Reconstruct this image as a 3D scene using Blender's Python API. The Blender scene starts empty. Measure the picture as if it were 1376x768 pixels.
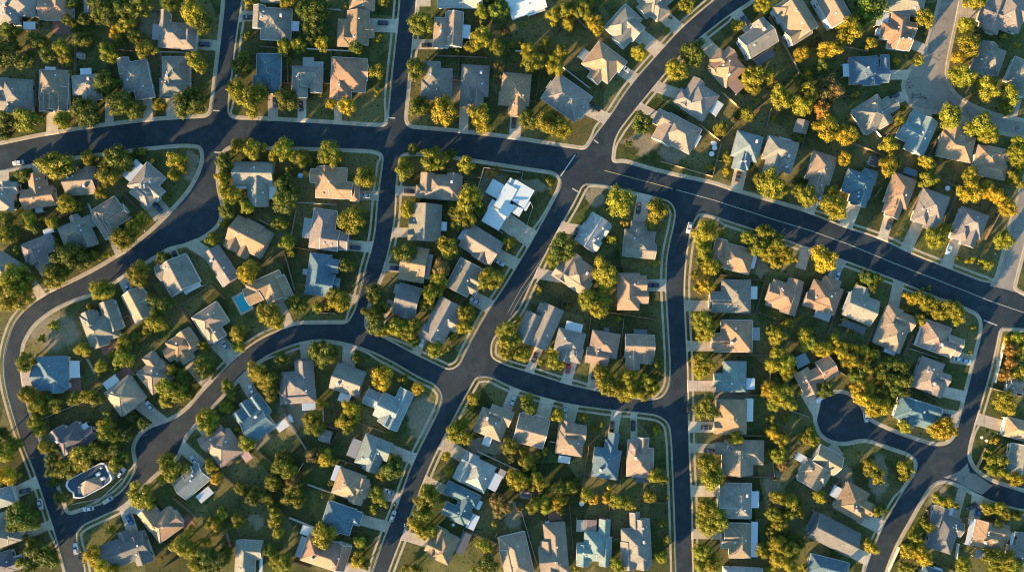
import bpy, bmesh, math, random, re
from mathutils import Vector, Matrix
from mathutils.geometry import tessellate_polygon
SKY_STRENGTH = 0.115
SUN_COLOR = (1.0, 0.68, 0.34)
EXPOSURE = 2.17
# ---------------------------------------------------------------- survey data
# Sheets of a survey plan: each sheet has its origin on the plan; sheet units are 1/3.84 of a plan unit, a plan unit is 0.3 m.
SHEET = {}
for _r, _y in zip('1234', (0, 190, 380, 568)):
    for _c, _x in zip('ABCDE', (0, 270, 540, 810, 1080)):
        SHEET[_c + _r] = (_x, _y)

# blocks between the streets: name, kerb line (plan units; third value = corner radius), verge test
BLOCKS = [
 ('north_west', [(-160,-160,0),(307,-160,0),(302,0),(296,52),(287,130),(283,157,14),(260,158),(208,161),(138,169),(62,181),(0,194),(-160,226,0)], lambda x,y: False),
 ('north_mid_west', [(331,-160,0),(326,0),(319,40),(313,90),(308,125),(306,159,13),(374,161.5),(437,165),(506,169.5),(520,169,13),(526,104),(532,52),(537,0),(546,-160,0)], lambda x,y: y<148),
 ('north_centre', [(572,-160,0),(560,0),(555.6,52),(548,115),(543,171,15),(615,177),(686,185.5),(738,194),(787,201,11),(800,180),(820,155),(844,117),(880,76),(914,38),(951,6),(1000,-32),(1130,-160,0)], lambda x,y: x>800 or (x<558 and 20<y<90)),
 ('north_east', [(822,219,15),(838,217),(888,232),(956,246),(982,255),(1090,286),(1127,302),(1184,320),(1226,341),(1273,359),(1322,378),(1338,379,12),(1347,350),(1358,300),(1375,250),(1391,188,8),(1376,183),(1340,177),(1296,157),(1270,150),(1246,149),(1228,144),(1217,130),(1214,113),(1222,95),(1242,78),(1249,52),(1265,0),(1290,-160,0),(1195,-160,0),(1060,-40),(1012,0),(997,10),(977,23),(940,52),(914,75),(875,122),(847,156),(826,184)], lambda x,y: (x<980 and y<190) or (1090<x<1330 and y>285)),
 ('north_east_corner', [(1312,-160,0),(1290,0),(1278,52),(1271,86),(1270,104),(1280,127),(1301,141),(1330,154),(1376,164),(1540,182,0),(1540,-160,0)], lambda x,y: False),
 ('east_edge', [(1540,206,0),(1420,208),(1395,270),(1376,330),(1369,357),(1361,388,8),(1376,397),(1540,452,0)], lambda x,y: False),
 ('west_loop', [(-160,264,0),(0,230),(42,221),(99,211),(146,205),(200,198),(247,194),(271,196,13),(274,213),(268,234),(253,260),(229,286),(208,307),(177,333),(130,362),(94,380),(66,392),(43,407),(21,428),(11,452),(5,480),(5,500),(9,526),(18,557),(25,580),(52,651),(70,706),(88,763),(125,930,0),(-160,930,0)], lambda x,y: x<75 and y>390),
 ('inner_loop', [(316,193),(361,198),(426,199),(500,202),(515,207,12),(513,226),(508,260),(503,320),(491,359),(485,388),(476,419),(466,434,10),(445,434),(400,434.5),(384,439),(348,455),(322,474),(296,500),(270,528),(250,552),(226,566),(206,571),(188,583),(179,602),(184,621),(180,635),(167,657),(146,672),(109,686),(90,692,11),(84,674),(68,630),(47,576),(40,557),(32,526),(28,500),(27,480),(30,460),(43,437),(65,419),(91,405),(122,395),(148,381),(182,360),(208,344),(226,333),(260,325),(283,311),(295,298),(298,276),(291,250),(291,224),(297,203)], lambda x,y: (x>470 and y>215) or (130<x<185 and y>630) or (285<x<390 and y>430)),
 ('centre', [(537,207,12),(560,205),(600,209),(639,215),(696,224),(744,231),(755,240),(751,256),(722,310),(694,357),(676,387),(654,419),(631,460),(617,490),(604,497),(579,485),(550,471),(517,453),(491,442,10),(490,425),(500,395),(513,370),(523,336),(531,294),(533,242)], lambda x,y: (x>610 and y>300 and y<480) or (x>530 and y>460) or (x<535 and 230<y<340)),
 ('wedge', [(784,247,13),(810,248),(841,256),(872,263),(901,271),(908,285),(904,307),(896,340),(894,380),(897,432),(900,484),(900,516),(890,534),(870,537),(820,528),(761,515),(722,502),(680,490),(660,480,13),(660,459),(675,440),(697,418),(714,380),(731,346),(751,307),(769,278)], lambda x,y: x<790 or x>885),
 ('south_west', [(134,930,0),(115,768),(111,748),(104,729),(103,715,9),(112,705),(135,694),(156,685),(172,675),(190,655),(211,634),(232,621),(243,605),(247,588),(262,570),(286,545),(309,520),(335,494),(361,476),(400,461),(426,456),(452,458),(491,468),(530,487),(561,506),(586,517),(595,530),(591,547),(575,580),(555,618),(533,680),(515,724),(500,768),(446,930,0)], lambda x,y: x>500 or (x<170 and y>670) or (360<x<410 and y<475)),
 ('south_centre', [(468,930,0),(522,768),(540,722),(563,662),(584,612),(604,573),(626,531),(640,507,9),(657,505),(686,520),(722,532),(761,543),(820,551),(855,554),(885,558),(899,569),(902,594),(904,646),(906,698),(908,768),(913,930,0)], lambda x,y: True),
 ('south_east', [(939,287,13),(952,288),(977,297),(1039,317),(1080,331),(1145,354),(1213,380),(1262,401),(1300,414),(1317,423),(1320,440),(1314,466),(1304,505),(1296,536),(1288,567),(1283,587),(1272,597),(1255,598),(1223,588),(1194,577),(1170,566),(1160,552),(1151,537),(1136,527),(1119,527),(1103,535),(1096,549),(1096,566),(1103,584),(1118,593),(1136,595),(1155,590),(1170,591),(1200,602),(1222,609),(1233,620),(1230,634),(1215,656),(1202,677),(1187,703),(1171,740),(1161,768),(1115,930,0),(940,930,0),(931,768),(930,672),(927,620),(926,580),(925,536),(924,484),(921,432),(919,380),(924,331),(931,300)], lambda x,y: x<940 or (970<x<1240 and y<400) or (1165<x<1210 and y>660)),
 ('east_mid', [(1344,440,9),(1376,442),(1540,458,0),(1540,712,0),(1376,660),(1330,646),(1309,631),(1300,614),(1303,595),(1311,568),(1327,515),(1336,480)], lambda x,y: x<1336 and y<570),
 ('south_east_corner', [(1142,930,0),(1189,768),(1205,729),(1221,701),(1239,669),(1252,650),(1268,644),(1284,648),(1302,658),(1322,669),(1353,680),(1376,685),(1540,720,0),(1540,930,0)], lambda x,y: x>1340),
]
# bare or dry ground: plan x, y, radius x, radius y
DRY = [(662,262,26,38),(75,445,36,30),(566,560,22,34),(1180,640,16,34),(1135,640,12,16),(865,190,30,16),(340,585,24,20),(800,260,14,20),(700,250,40,10),
       (345,700,10,10),(1021,360,12,14),(655,600,30,12),(690,690,16,22),(60,440,28,26),(258,225,12,26),(395,550,26,34),(1040,660,16,30),(985,530,30,20),(1260,665,16,20),(610,120,30,20),(200,30,14,20),(905,205,24,12)]

HOUSES = []
def H(s, row, cx, cy, w, h, a, k, c, wings=(), d=None, st=1):
    HOUSES.append((s, row, cx, cy, w, h, a, k, c, wings, d, st))
ROWS = {  # key: (name, reading axis)
 'a': ('top-left upper row', 'x'), 'b': ('top-left lower row', 'x'),
 'c': ('mid-left top block upper row', 'x'), 'd': ('mid-left top block lower row', 'x'),
 'e': ('top-centre upper row', 'x'), 'f': ('top-centre lower row', 'x'),
 'g': ('row left of the rising street', 'x'), 'h': ('row right of the rising street', 'x'),
 'i': ('row above the diagonal road', 'x'), 'j': ('column left of the top-right court', 'y'), 'k': ('row below the top-right court', 'x'),
 'l': ('far top-right corner block', 'x'), 'm': ('left loop block upper row', 'x'), 'n': ('left loop block lower row', 'x'),
 'o': ('bottom-left edge column', 'y'), 'p': ('inner loop upper row', 'x'), 'q': ('inner loop lower row', 'x'),
 'r': ('inner loop right column', 'y'), 's': ('central block left column', 'y'), 't': ('central block right column', 'y'),
 'u': ('wedge block left column', 'y'), 'v': ('wedge block right column', 'y'), 'w': ('wedge block lower row', 'x'),
 'x': ('row below the curving street', 'x'), 'y': ('bottom-left block right column', 'y'), 'z': ('bottom-left block lower edge', 'x'),
 'A': ('bottom-centre upper row', 'x'), 'B': ('bottom-centre left column', 'y'), 'C': ('bottom-centre lower row', 'x'),
 'D': ('column right of the straight street', 'y'), 'E': ('row below the diagonal road', 'x'), 'F': ('right block right column', 'y'),
 'G': ('left side of the round court', 'x'), 'I': ('column below the round court', 'y'), 'J': ('right edge column', 'y'), 'K': ('bottom-right corner row', 'x'),
}
# sheet A1
H('D2','i',738,50,138,185,15,'hy','T',[('gy',712,95,72,100)],(715,135,688,248,66))
H('D2','i',912,68,165,165,15,'hy','g',[('gy',880,110,80,130),('fw',935,8,60,52)])
H('E2','i',85,158,128,195,17,'hy','t',[('gy',65,210,70,80)],(62,275,28,350,62))
H('E2','i',278,238,148,160,17,'hy','B',[('gy',300,260,80,130),('hx',335,180,70,70)],(262,325,222,425,70))
H('E2','i',490,280,122,212,20,'hy','b',[('gy',475,330,70,130)],(440,385,412,482,52))
H('E2','i',655,348,148,180,20,'hy','g',[('gy',665,400,60,100)],(578,450,533,545,62))
H('E2','i',855,440,148,172,20,'hy','g',[('gy',870,460,70,110)],(778,530,738,635,62))
H('A1','a',90,30,190,200,0,'hy','g',[('fw',150,132,62,40)])
H('A1','a',290,10,165,185,0,'hy','b',[('pr',298,130,90,70)])
H('A1','a',470,0,70,140,0,'gy','g')
H('A1','a',915,185,190,130,4,'hx','g',[('gy',850,115,50,120),('hy',975,190,70,130),('fg',805,165,40,80)],(1010,228,1110,235,55))
H('A1','b',65,490,205,165,3,'hx','g',[('gy',55,520,80,130),('hx',-10,440,100,70)])
H('A1','b',278,465,150,205,2,'hy','t',[('gy',240,520,70,110),('gy',318,500,66,100),('fw',258,357,55,25)],(272,575,270,690,60))
H('A1','b',445,452,140,130,-4,'hx','g',[('gy',455,480,60,90),('fl',442,378,58,52)],(565,560,565,650,45))
H('A1','b',700,412,150,190,-10,'hy','g',[('gy',640,340,60,80),('hx',735,470,80,80)],(762,515,765,635,50))
H('A1','b',908,395,142,205,0,'hy','g',[('hx',905,450,135,90)],(880,500,886,620,50))
# B1
H('B1','c',372,125,190,165,3,'hx','g',[('gy',300,95,60,105),('fl',488,135,36,52)],(268,85,200,85,55))
H('B1','c',365,-18,110,60,0,'hx','g')
H('B1','c',832,12,130,80,2,'hx','b')
H('B1','c',810,145,115,175,2,'gy','b',[('hx',770,200,130,70),('hx',742,150,70,100),('gx',860,160,70,70)],(890,132,1015,135,70))
H('B1','d',350,380,125,205,1,'hy','B',[('hx',305,425,70,70)],(372,485,372,600,52))
H('B1','d',550,398,158,108,1,'hx','g',[('gy',510,450,80,110),('gy',595,440,60,80),('fg',553,322,56,54),('fg',606,334,50,34)],(522,505,522,605,45))
H('B1','d',762,405,182,212,3,'hy','b',[('gy',712,450,70,120),('gx',825,375,75,80)],(705,515,707,620,40))
# C1
H('C1','e',300,5,230,72,0,'gx','l',[('fl',350,22,80,40)],(110,15,70,15,40))
H('C1','e',268,152,92,180,3,'gy','t',[('hx',205,165,80,145),('fl',333,163,40,70)],(165,230,70,230,52))
H('C1','e',640,15,190,115,-20,'gx','w',[('fw',690,52,95,36)])
H('C1','f',186,413,145,188,3,'hy','g',[('hx',170,460,110,80)])
H('C1','f',376,445,142,215,3,'hy','g',[('gy',385,510,70,90)],(322,555,318,680,48))
H('C1','f',585,485,150,212,5,'hy','b',[('gy',600,540,75,120),('hx',540,510,80,70)],(590,600,582,715,60))
H('C1','f',850,505,215,160,35,'hx','g',[('gx',900,555,110,70),('fg',768,440,30,44)],(955,565,1040,605,60))
H('C1','g',1040,322,170,150,38,'hx','b',[('gy',1020,370,70,120),('gx',1080,300,90,70),('fg',950,290,70,56)],(1115,350,1190,402,62))
# D1
H('D1','g',120,135,160,165,42,'hx','g',[('gy',110,190,80,100)],(185,180,275,252,76))
H('D1','g',280,5,165,150,50,'hx','g',[('gy',245,30,80,120)],(310,80,382,142,66))
H('D1','h',370,675,245,145,28,'hx','t',[('gy',320,690,100,100),('fw',470,715,62,62)],(262,590,205,560,45))
H('D1','h',480,510,188,160,33,'hx','g',[('gy',455,480,70,150),('fw',583,555,52,74)],(370,480,252,440,58))
H('D1','h',632,345,165,145,47,'hx','b',[('gy',615,320,70,130),('fb',690,440,70,62)],(560,260,500,200,72))
H('D1','h',803,205,170,125,-32,'gx','g',[('gy',825,150,70,100),('fk',845,285,110,46)],(758,160,700,85,58),2)
H('D1','h',1005,95,185,140,58,'gx','t',[('gy',1010,170,80,120),('hx',960,40,90,90)],None,2)
H('E1','h',150,35,190,120,60,'gx','t',[('gy',170,-30,80,130)],None,2)
# E1
H('E1','j',525,15,195,110,10,'hx','g')
H('E1','j',500,165,115,185,8,'hy','b',[('hx',455,165,115,85),('gx',540,150,70,70),('fw',408,100,62,72)],(585,240,645,265,52))
H('E1','j',335,362,198,140,-3,'hx','B',[('gy',350,385,80,95),('fl',223,362,40,66),('hx',420,355,46,70)],(440,388,545,385,50))
H('E1','j',368,582,200,150,-32,'hx','g',[('gy',390,590,80,130),('gx',440,555,90,60)],(480,512,535,485,52))
H('E1','k',605,700,105,190,25,'gy','T',[('gx',555,690,130,95),('hx',580,640,90,70)],(632,625,635,565,52))
H('E1','k',790,745,175,160,12,'hx','b',[('gy',770,690,80,110),('gy',838,700,60,100)],(825,660,825,600,40))
H('E2','k',965,92,160,120,12,'hx','b',[('hx',960,145,140,80),('gx',985,60,90,60)])
H('E1','l',1035,50,220,190,20,'hx','g',[('gy',980,80,100,180),('gx',1090,60,120,90)],(915,60,800,52,80))
H('E1','l',950,320,140,165,20,'hy','g',[('gy',935,300,80,140)])
H('E1','l',1120,400,140,180,22,'hy','g',[],(1090,545,1070,620,50))
# A2
H('A2','m',15,282,115,150,0,'hy','g',[('gx',50,240,90,60)],(25,200,20,150,50))
H('A2','m',200,290,165,100,-8,'gx','b',[('gy',192,220,85,110),('fg',200,352,40,30)],(188,160,185,110,36))
H('A2','m',420,210,158,130,-4,'gx','t',[('gy',375,170,55,80),('gy',465,180,60,80)])
H('A2','m',765,215,150,160,40,'hx','g',[('gx',790,250,110,70),('fl',690,155,70,110),('hx',740,270,120,80)],(785,320,850,392,100))
H('A2','n',30,655,175,125,32,'hx','g',[],(150,700,190,760,50))
H('A2','n',203,558,170,115,-22,'hx','g',[('gy',205,590,80,100),('fw',248,462,54,30)],(215,650,270,740,45))
H('A2','n',405,468,185,120,-22,'hx','g',[('gy',390,410,46,60),('gy',360,500,60,90),('gy',450,495,70,100)])
H('A2','n',572,390,148,165,-32,'hy','t',[('gx',610,385,110,80),('gy',540,430,70,130)],(590,510,625,588,52))
# bottom-left edge
H('A4','o',20,382,110,95,-15,'hx','T',[('fw',65,370,16,60)],(80,358,180,310,60))
H('A4','o',25,545,140,170,-20,'hy','g',[('gx',50,520,80,60)],(100,580,230,535,50))
H('A4','o',35,715,150,110,-18,'hx','d',[('fw',85,715,70,60)])
# inner loop upper row
H('A3','p',515,225,160,165,-20,'hx','g',[('gy',470,200,70,110),('gy',575,170,80,160),('gy',510,280,80,100),('pr',545,335,85,62)])
H('A3','p',715,112,115,160,-28,'gy','t',[('gx',745,95,70,80),('pr',668,185,36,50)],(665,45,640,-8,52))
H('A2','p',922,690,170,165,-28,'gy','g',[('gx',875,655,90,80),('fw',985,745,95,50)],(910,612,880,545,52))
H('B2','p',105,640,195,95,56,'gx','g',[('fw',120,705,66,66)],(30,575,-20,545,60))
H('B2','p',250,492,205,150,27,'gx','b',[('gy',185,500,90,130),('gx',270,450,100,70),('gy',230,550,60,100)])
H('B2','p',272,168,205,122,1,'gx','g',[('gy',295,262,108,150),('fw',370,262,42,70),('fw',205,232,60,22)])
# inner loop lower row
H('A3','q',270,465,165,172,-2,'hx','B',[('gx',215,480,90,110),('gy',290,520,80,90),('fw',383,445,54,88),('pr',370,520,60,90)],(190,490,110,492,76))
H('A4','q',385,75,210,130,-35,'hx','d',[('gy',330,90,90,140),('fl',440,25,36,46)])
H('A4','q',462,298,225,112,-28,'hx','n')
H('A3','q',645,580,158,150,-36,'hx','t',[('gy',625,600,80,110),('pr',632,475,76,62),('fw',572,512,80,44)],(735,635,832,712,66))
H('A3','q',788,462,140,180,-38,'hy','t',[('gx',800,470,120,80)])
H('A3','q',948,335,135,145,-32,'hx','b',[('gx',910,345,120,70),('gy',970,290,80,100)],(1000,440,1062,512,60))
H('B3','q',60,205,155,165,-33,'hx','t',[('gy',60,230,80,120)],(85,300,160,382,90))
H('B3','q',345,35,190,140,-24,'hx','b',[('gy',420,20,70,110),('gx',270,60,80,90)],(415,120,450,200,50))
# inner loop right column
H('B2','r',690,215,190,160,3,'hx','b',[('gx',595,178,60,70),('gy',640,200,60,140),('hx',796,256,46,85)],(815,278,925,280,48))
H('B2','r',645,455,150,205,8,'hy','g',[('gx',700,510,120,90),('fg',550,447,48,104)],(765,535,880,545,56))
H('B2','r',622,688,145,215,8,'hy','B',[('gx',670,640,80,70),('gx',665,735,100,70),('fg',542,672,34,30)],(725,800,800,815,46))
# centre block
H('C2','s',192,235,235,128,4,'hx','t',[('gy',265,240,70,95),('gy',130,215,70,105)],(70,257,-10,255,50))
H('C2','s',125,418,155,190,3,'gy','g',[('gx',95,430,90,70),('gx',95,485,90,56),('fl',210,437,44,46)],(45,470,-20,470,50))
H('C2','s',62,632,130,178,10,'gx','b',[('fg',132,645,38,130)],(-10,655,-60,650,44))
H('C3','s',28,92,118,160,15,'gx','d',[('fg',10,40,100,50),('gy',30,130,70,80)],(-70,125,-120,240,36))
H('C2','t',552,305,150,120,30,'W','w',[],(555,425,665,500,95))
H('C2','t',410,532,192,132,32,'gx','g',[('gy',430,560,90,90),('fl',318,478,30,70)],(510,590,605,640,62))
H('C2','t',320,700,125,165,28,'gy','g',[('gx',365,710,80,70),('gx',355,755,80,50)],(395,820,470,860,72))
H('C3','t',203,195,125,225,28,'gy','g',[('gx',245,195,110,80),('gx',150,265,120,70)],(108,285,75,360,45))
# wedge block
H('C2','u',985,468,120,175,33,'gy','l',[('gx',1010,430,110,70),('gx',960,510,110,60),('gx',970,470,110,60)],(895,455,815,440,56))
H('C2','u',892,678,190,150,33,'hx','t',[('gy',850,650,80,140),('gx',920,740,100,80)],(785,695,700,680,56))
H('D2','v',188,505,158,185,6,'hy','g',[('gx',190,560,140,80),('fw',148,572,36,36)],(188,415,215,270,70))
H('D3','v',150,45,148,190,1,'hy','b',[('gx',170,70,110,70)],(225,12,330,12,62))
H('C3','w',740,225,110,225,24,'gy','g',[('gy',665,220,105,130),('gx',735,140,70,60)],(700,355,660,450,46))
H('C3','w',862,320,142,150,14,'hy','g',[('gy',850,350,60,110),('hx',900,370,60,70),('fw',888,228,88,50)],(878,400,850,505,56))
H('D3','w',5,335,145,165,10,'hy','t',[('gx',-20,380,100,80),('fk',20,242,26,22)],(-42,420,-60,540,46))
H('D3','w',190,325,150,120,2,'gx','t',[('gy',155,390,72,110),('gy',228,375,68,80),('fk',195,252,70,26)])
# south-west block
H('A4','x',650,655,230,135,-20,'gx','d',[('gy',725,650,90,150),('gy',650,600,60,90)],(675,530,650,455,60))
H('A4','x',838,510,150,165,-36,'hy','b',[('gx',870,520,110,90),('gy',780,490,90,110),('fl',725,460,40,30),('pr',955,530,60,80)],(705,440,620,420,60))
H('A4','x',990,300,165,110,-40,'gx','T',[('gx',985,270,60,80),('fw',1055,370,84,46)],(1020,195,950,130,60))
H('B4','x',112,115,180,150,54,'hx','t',[('gy',70,70,80,110),('fp',235,172,50,44)],(10,30,-40,-20,50))
H('B3','x',292,724,140,138,55,'gy','B',[('gx',306,632,120,58),('gx',240,648,84,48),('gx',208,698,84,48),('fw',418,735,44,64)],(255,555,215,485,60))
H('B3','x',502,505,165,205,-4,'hy','g',[('hx',500,585,185,70),('gy',440,540,60,150),('gy',520,470,50,120),('fl',555,628,70,56)],(540,405,535,310,48))
H('B3','x',758,500,155,140,20,'gx','g',[('gx',745,540,150,50),('fw',740,592,60,48)],(762,415,765,325,66))
H('B3','x',965,645,110,130,25,'gx','T',[('gy',1020,650,80,215),('gx',895,600,100,80),('gy',975,680,90,110)])
H('B4','y',893,155,152,162,22,'hx','T',[('gy',900,170,80,130),('fg',790,130,50,96)],(985,140,1100,185,60))
H('B4','y',780,322,178,138,20,'hx','b',[('gy',820,340,70,120),('fl',695,258,30,82)],(880,360,1010,385,50))
H('B4','y',728,495,190,140,18,'hx','B',[('gy',690,505,80,100)],(835,500,965,535,58))
H('B4','y',640,672,225,142,18,'hx','b',[('gy',720,690,80,130),('fg',520,640,40,110),('fw',543,555,54,48)],(750,745,860,790,56))
H('B4','z',246,695,135,180,3,'hy','g',[('gy',235,730,80,130),('fl',310,720,16,100)])
# south centre
H('C3','A',468,715,150,160,22,'hy','t',[('gx',500,680,100,80),('fw',440,815,42,48)],(548,635,580,558,52))
H('C4','A',668,40,160,150,15,'gx','t',[('gy',630,10,50,110),('gy',700,15,55,100)],(730,-45,752,-125,72))
H('C4','A',870,85,138,160,8,'hy','t',[('gy',845,40,40,90),('gx',890,50,100,90),('fw',838,188,62,36)],(850,5,872,-90,80))
H('D4','A',22,185,136,200,9,'hy','B',[('gy',50,110,55,120),('gx',0,170,80,80)],(52,60,66,-30,52))
H('D4','A',193,182,136,188,2,'hy','t',[('gy',205,130,60,110),('fk',203,290,72,34)],(160,85,160,-20,34))
H('C4','B',375,255,180,150,26,'hx','l',[('gy',330,230,80,150),('fl',480,305,50,90),('fg',515,262,36,44)],(300,160,205,100,70))
H('C4','B',320,435,80,170,25,'hy','B',[('hx',310,370,185,62),('gx',285,465,150,66),('fl',395,422,30,46),('fl',365,510,46,80)],(215,340,130,300,50))
H('C4','B',203,635,142,150,24,'hx','b',[('gy',180,610,70,130),('fk',316,620,48,115)],(115,610,0,575,52))
H('C4','C',590,685,142,230,-13,'hy','t',[('gy',560,720,80,150)])
H('C4','C',778,645,148,260,-5,'hy','t',[('gy',760,680,80,150),('fl',752,525,20,36),('pr',790,490,70,44)])
H('C4','C',985,635,165,150,2,'hx','T',[('gy',935,680,65,110),('gy',1050,660,60,150),('gy',1045,550,56,110),('ft',928,530,54,60),('fb',978,530,54,60)])
H('D4','C',172,615,150,240,-3,'hy','g',[('gy',130,680,70,140),('gy',205,690,70,120),('gy',165,500,50,80)])
# south-east block, left column
H('D2','D',670,598,205,130,15,'hx','b',[('gy',600,560,60,110),('fl',775,620,30,66)])
H('D3','D',662,68,200,168,1,'hx','g',[('gx',620,90,100,90),('fw',777,50,42,66)],(550,118,425,118,56))
H('D3','D',672,273,198,165,1,'hx','b',[('gx',630,300,110,80),('fg',790,262,42,66)],(565,325,440,325,52))
H('D3','D',662,482,154,158,1,'hx','T',[('gx',630,500,90,70),('fl',763,520,44,58)],(580,530,445,530,54))
H('D3','D',663,690,156,178,1,'hy','b',[('gx',640,690,100,60),('gx',640,745,100,60),('fw',757,655,40,118)],(580,742,445,742,56))
H('D4','D',705,150,250,125,1,'hx','t',[('gy',695,200,160,132)],(580,130,450,127,48))
H('D4','D',685,400,162,182,1,'hy','g',[('gx',650,430,100,110),('fl',786,395,42,86)],(600,350,450,350,58))
H('D4','D',692,605,146,180,1,'hy','t',[('gx',665,600,90,90),('fl',783,600,34,182)],(600,575,455,570,50))
H('D4','D',722,800,205,110,2,'hx','l')
# row below the diagonal road
H('D3','E',940,55,155,172,18,'hy','b',[('gx',900,60,90,90),('gy',965,110,80,100)],(1030,-110,1052,-190,54))
H('E3','E',110,58,158,178,20,'hy','b',[('gx',90,110,100,70),('fg',100,165,84,48)],(165,-60,200,-130,56))
H('E3','E',295,130,155,135,22,'gx','g',[('gy',290,75,80,110),('fl',228,95,24,100),('fk',258,225,130,36)])
H('E3','E',465,235,148,212,22,'hy','t',[('gx',500,190,100,80),('gy',480,300,70,100),('fl',445,355,60,20)],(465,105,490,-5,58))
H('E3','E',690,285,190,145,20,'hx','t',[('gx',780,310,80,60),('gx',765,345,80,50),('fw',595,275,20,100)],(795,385,885,400,62))
H('E3','F',660,482,165,165,20,'hy','g',[('gx',710,490,80,60),('gy',690,540,70,60)],(745,565,830,585,56))
H('E3','F',588,668,225,120,18,'hx','B',[('gy',550,670,70,140),('hx',590,700,200,70)],(705,675,800,692,62))
H('E3','G',62,480,175,75,-28,'hx','b',[('gy',15,510,80,130),('gx',120,440,80,110),('fT',-10,400,70,60)],(30,590,65,652,66))
H('E4','I',65,240,150,110,30,'hx','t',[('gx',120,190,140,110),('gy',50,270,130,120),('fw',-15,180,56,40)],(135,160,205,110,76))
H('E4','I',262,408,170,155,30,'hx','b',[('gx',300,430,120,80),('fw',178,362,72,60)],(320,495,405,540,72))
H('E4','I',158,577,235,135,27,'gx','d',[('fk',45,510,34,110)],(265,670,335,705,62))
H('E4','I',125,745,205,100,14,'hx','B')
# right edge
H('E3','J',1110,525,110,80,14,'gx','t',[('gy',1080,530,50,90)])
H('E4','J',1105,32,140,100,14,'hx','b',[('fw',1040,20,20,90)],(1025,15,920,-15,60))
H('E4','J',1115,190,120,160,10,'gy','g',[('gx',1110,210,120,70)])
H('E4','K',640,795,130,110,20,'hx','B',[('fl',690,765,46,40)])
H('E4','K',722,565,130,190,18,'hy','d',[('gx',775,540,90,70),('gy',700,480,80,100),('fl',752,480,24,90)],(775,500,815,350,46))
H('E4','K',958,578,160,135,12,'hx','b',[('gx',990,560,110,90),('fw',860,565,26,130),('fg',915,677,56,46)],(880,485,895,385,60))
H('E4','K',1125,645,130,160,10,'hy','g',[('fw',1075,610,16,90)])

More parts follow.
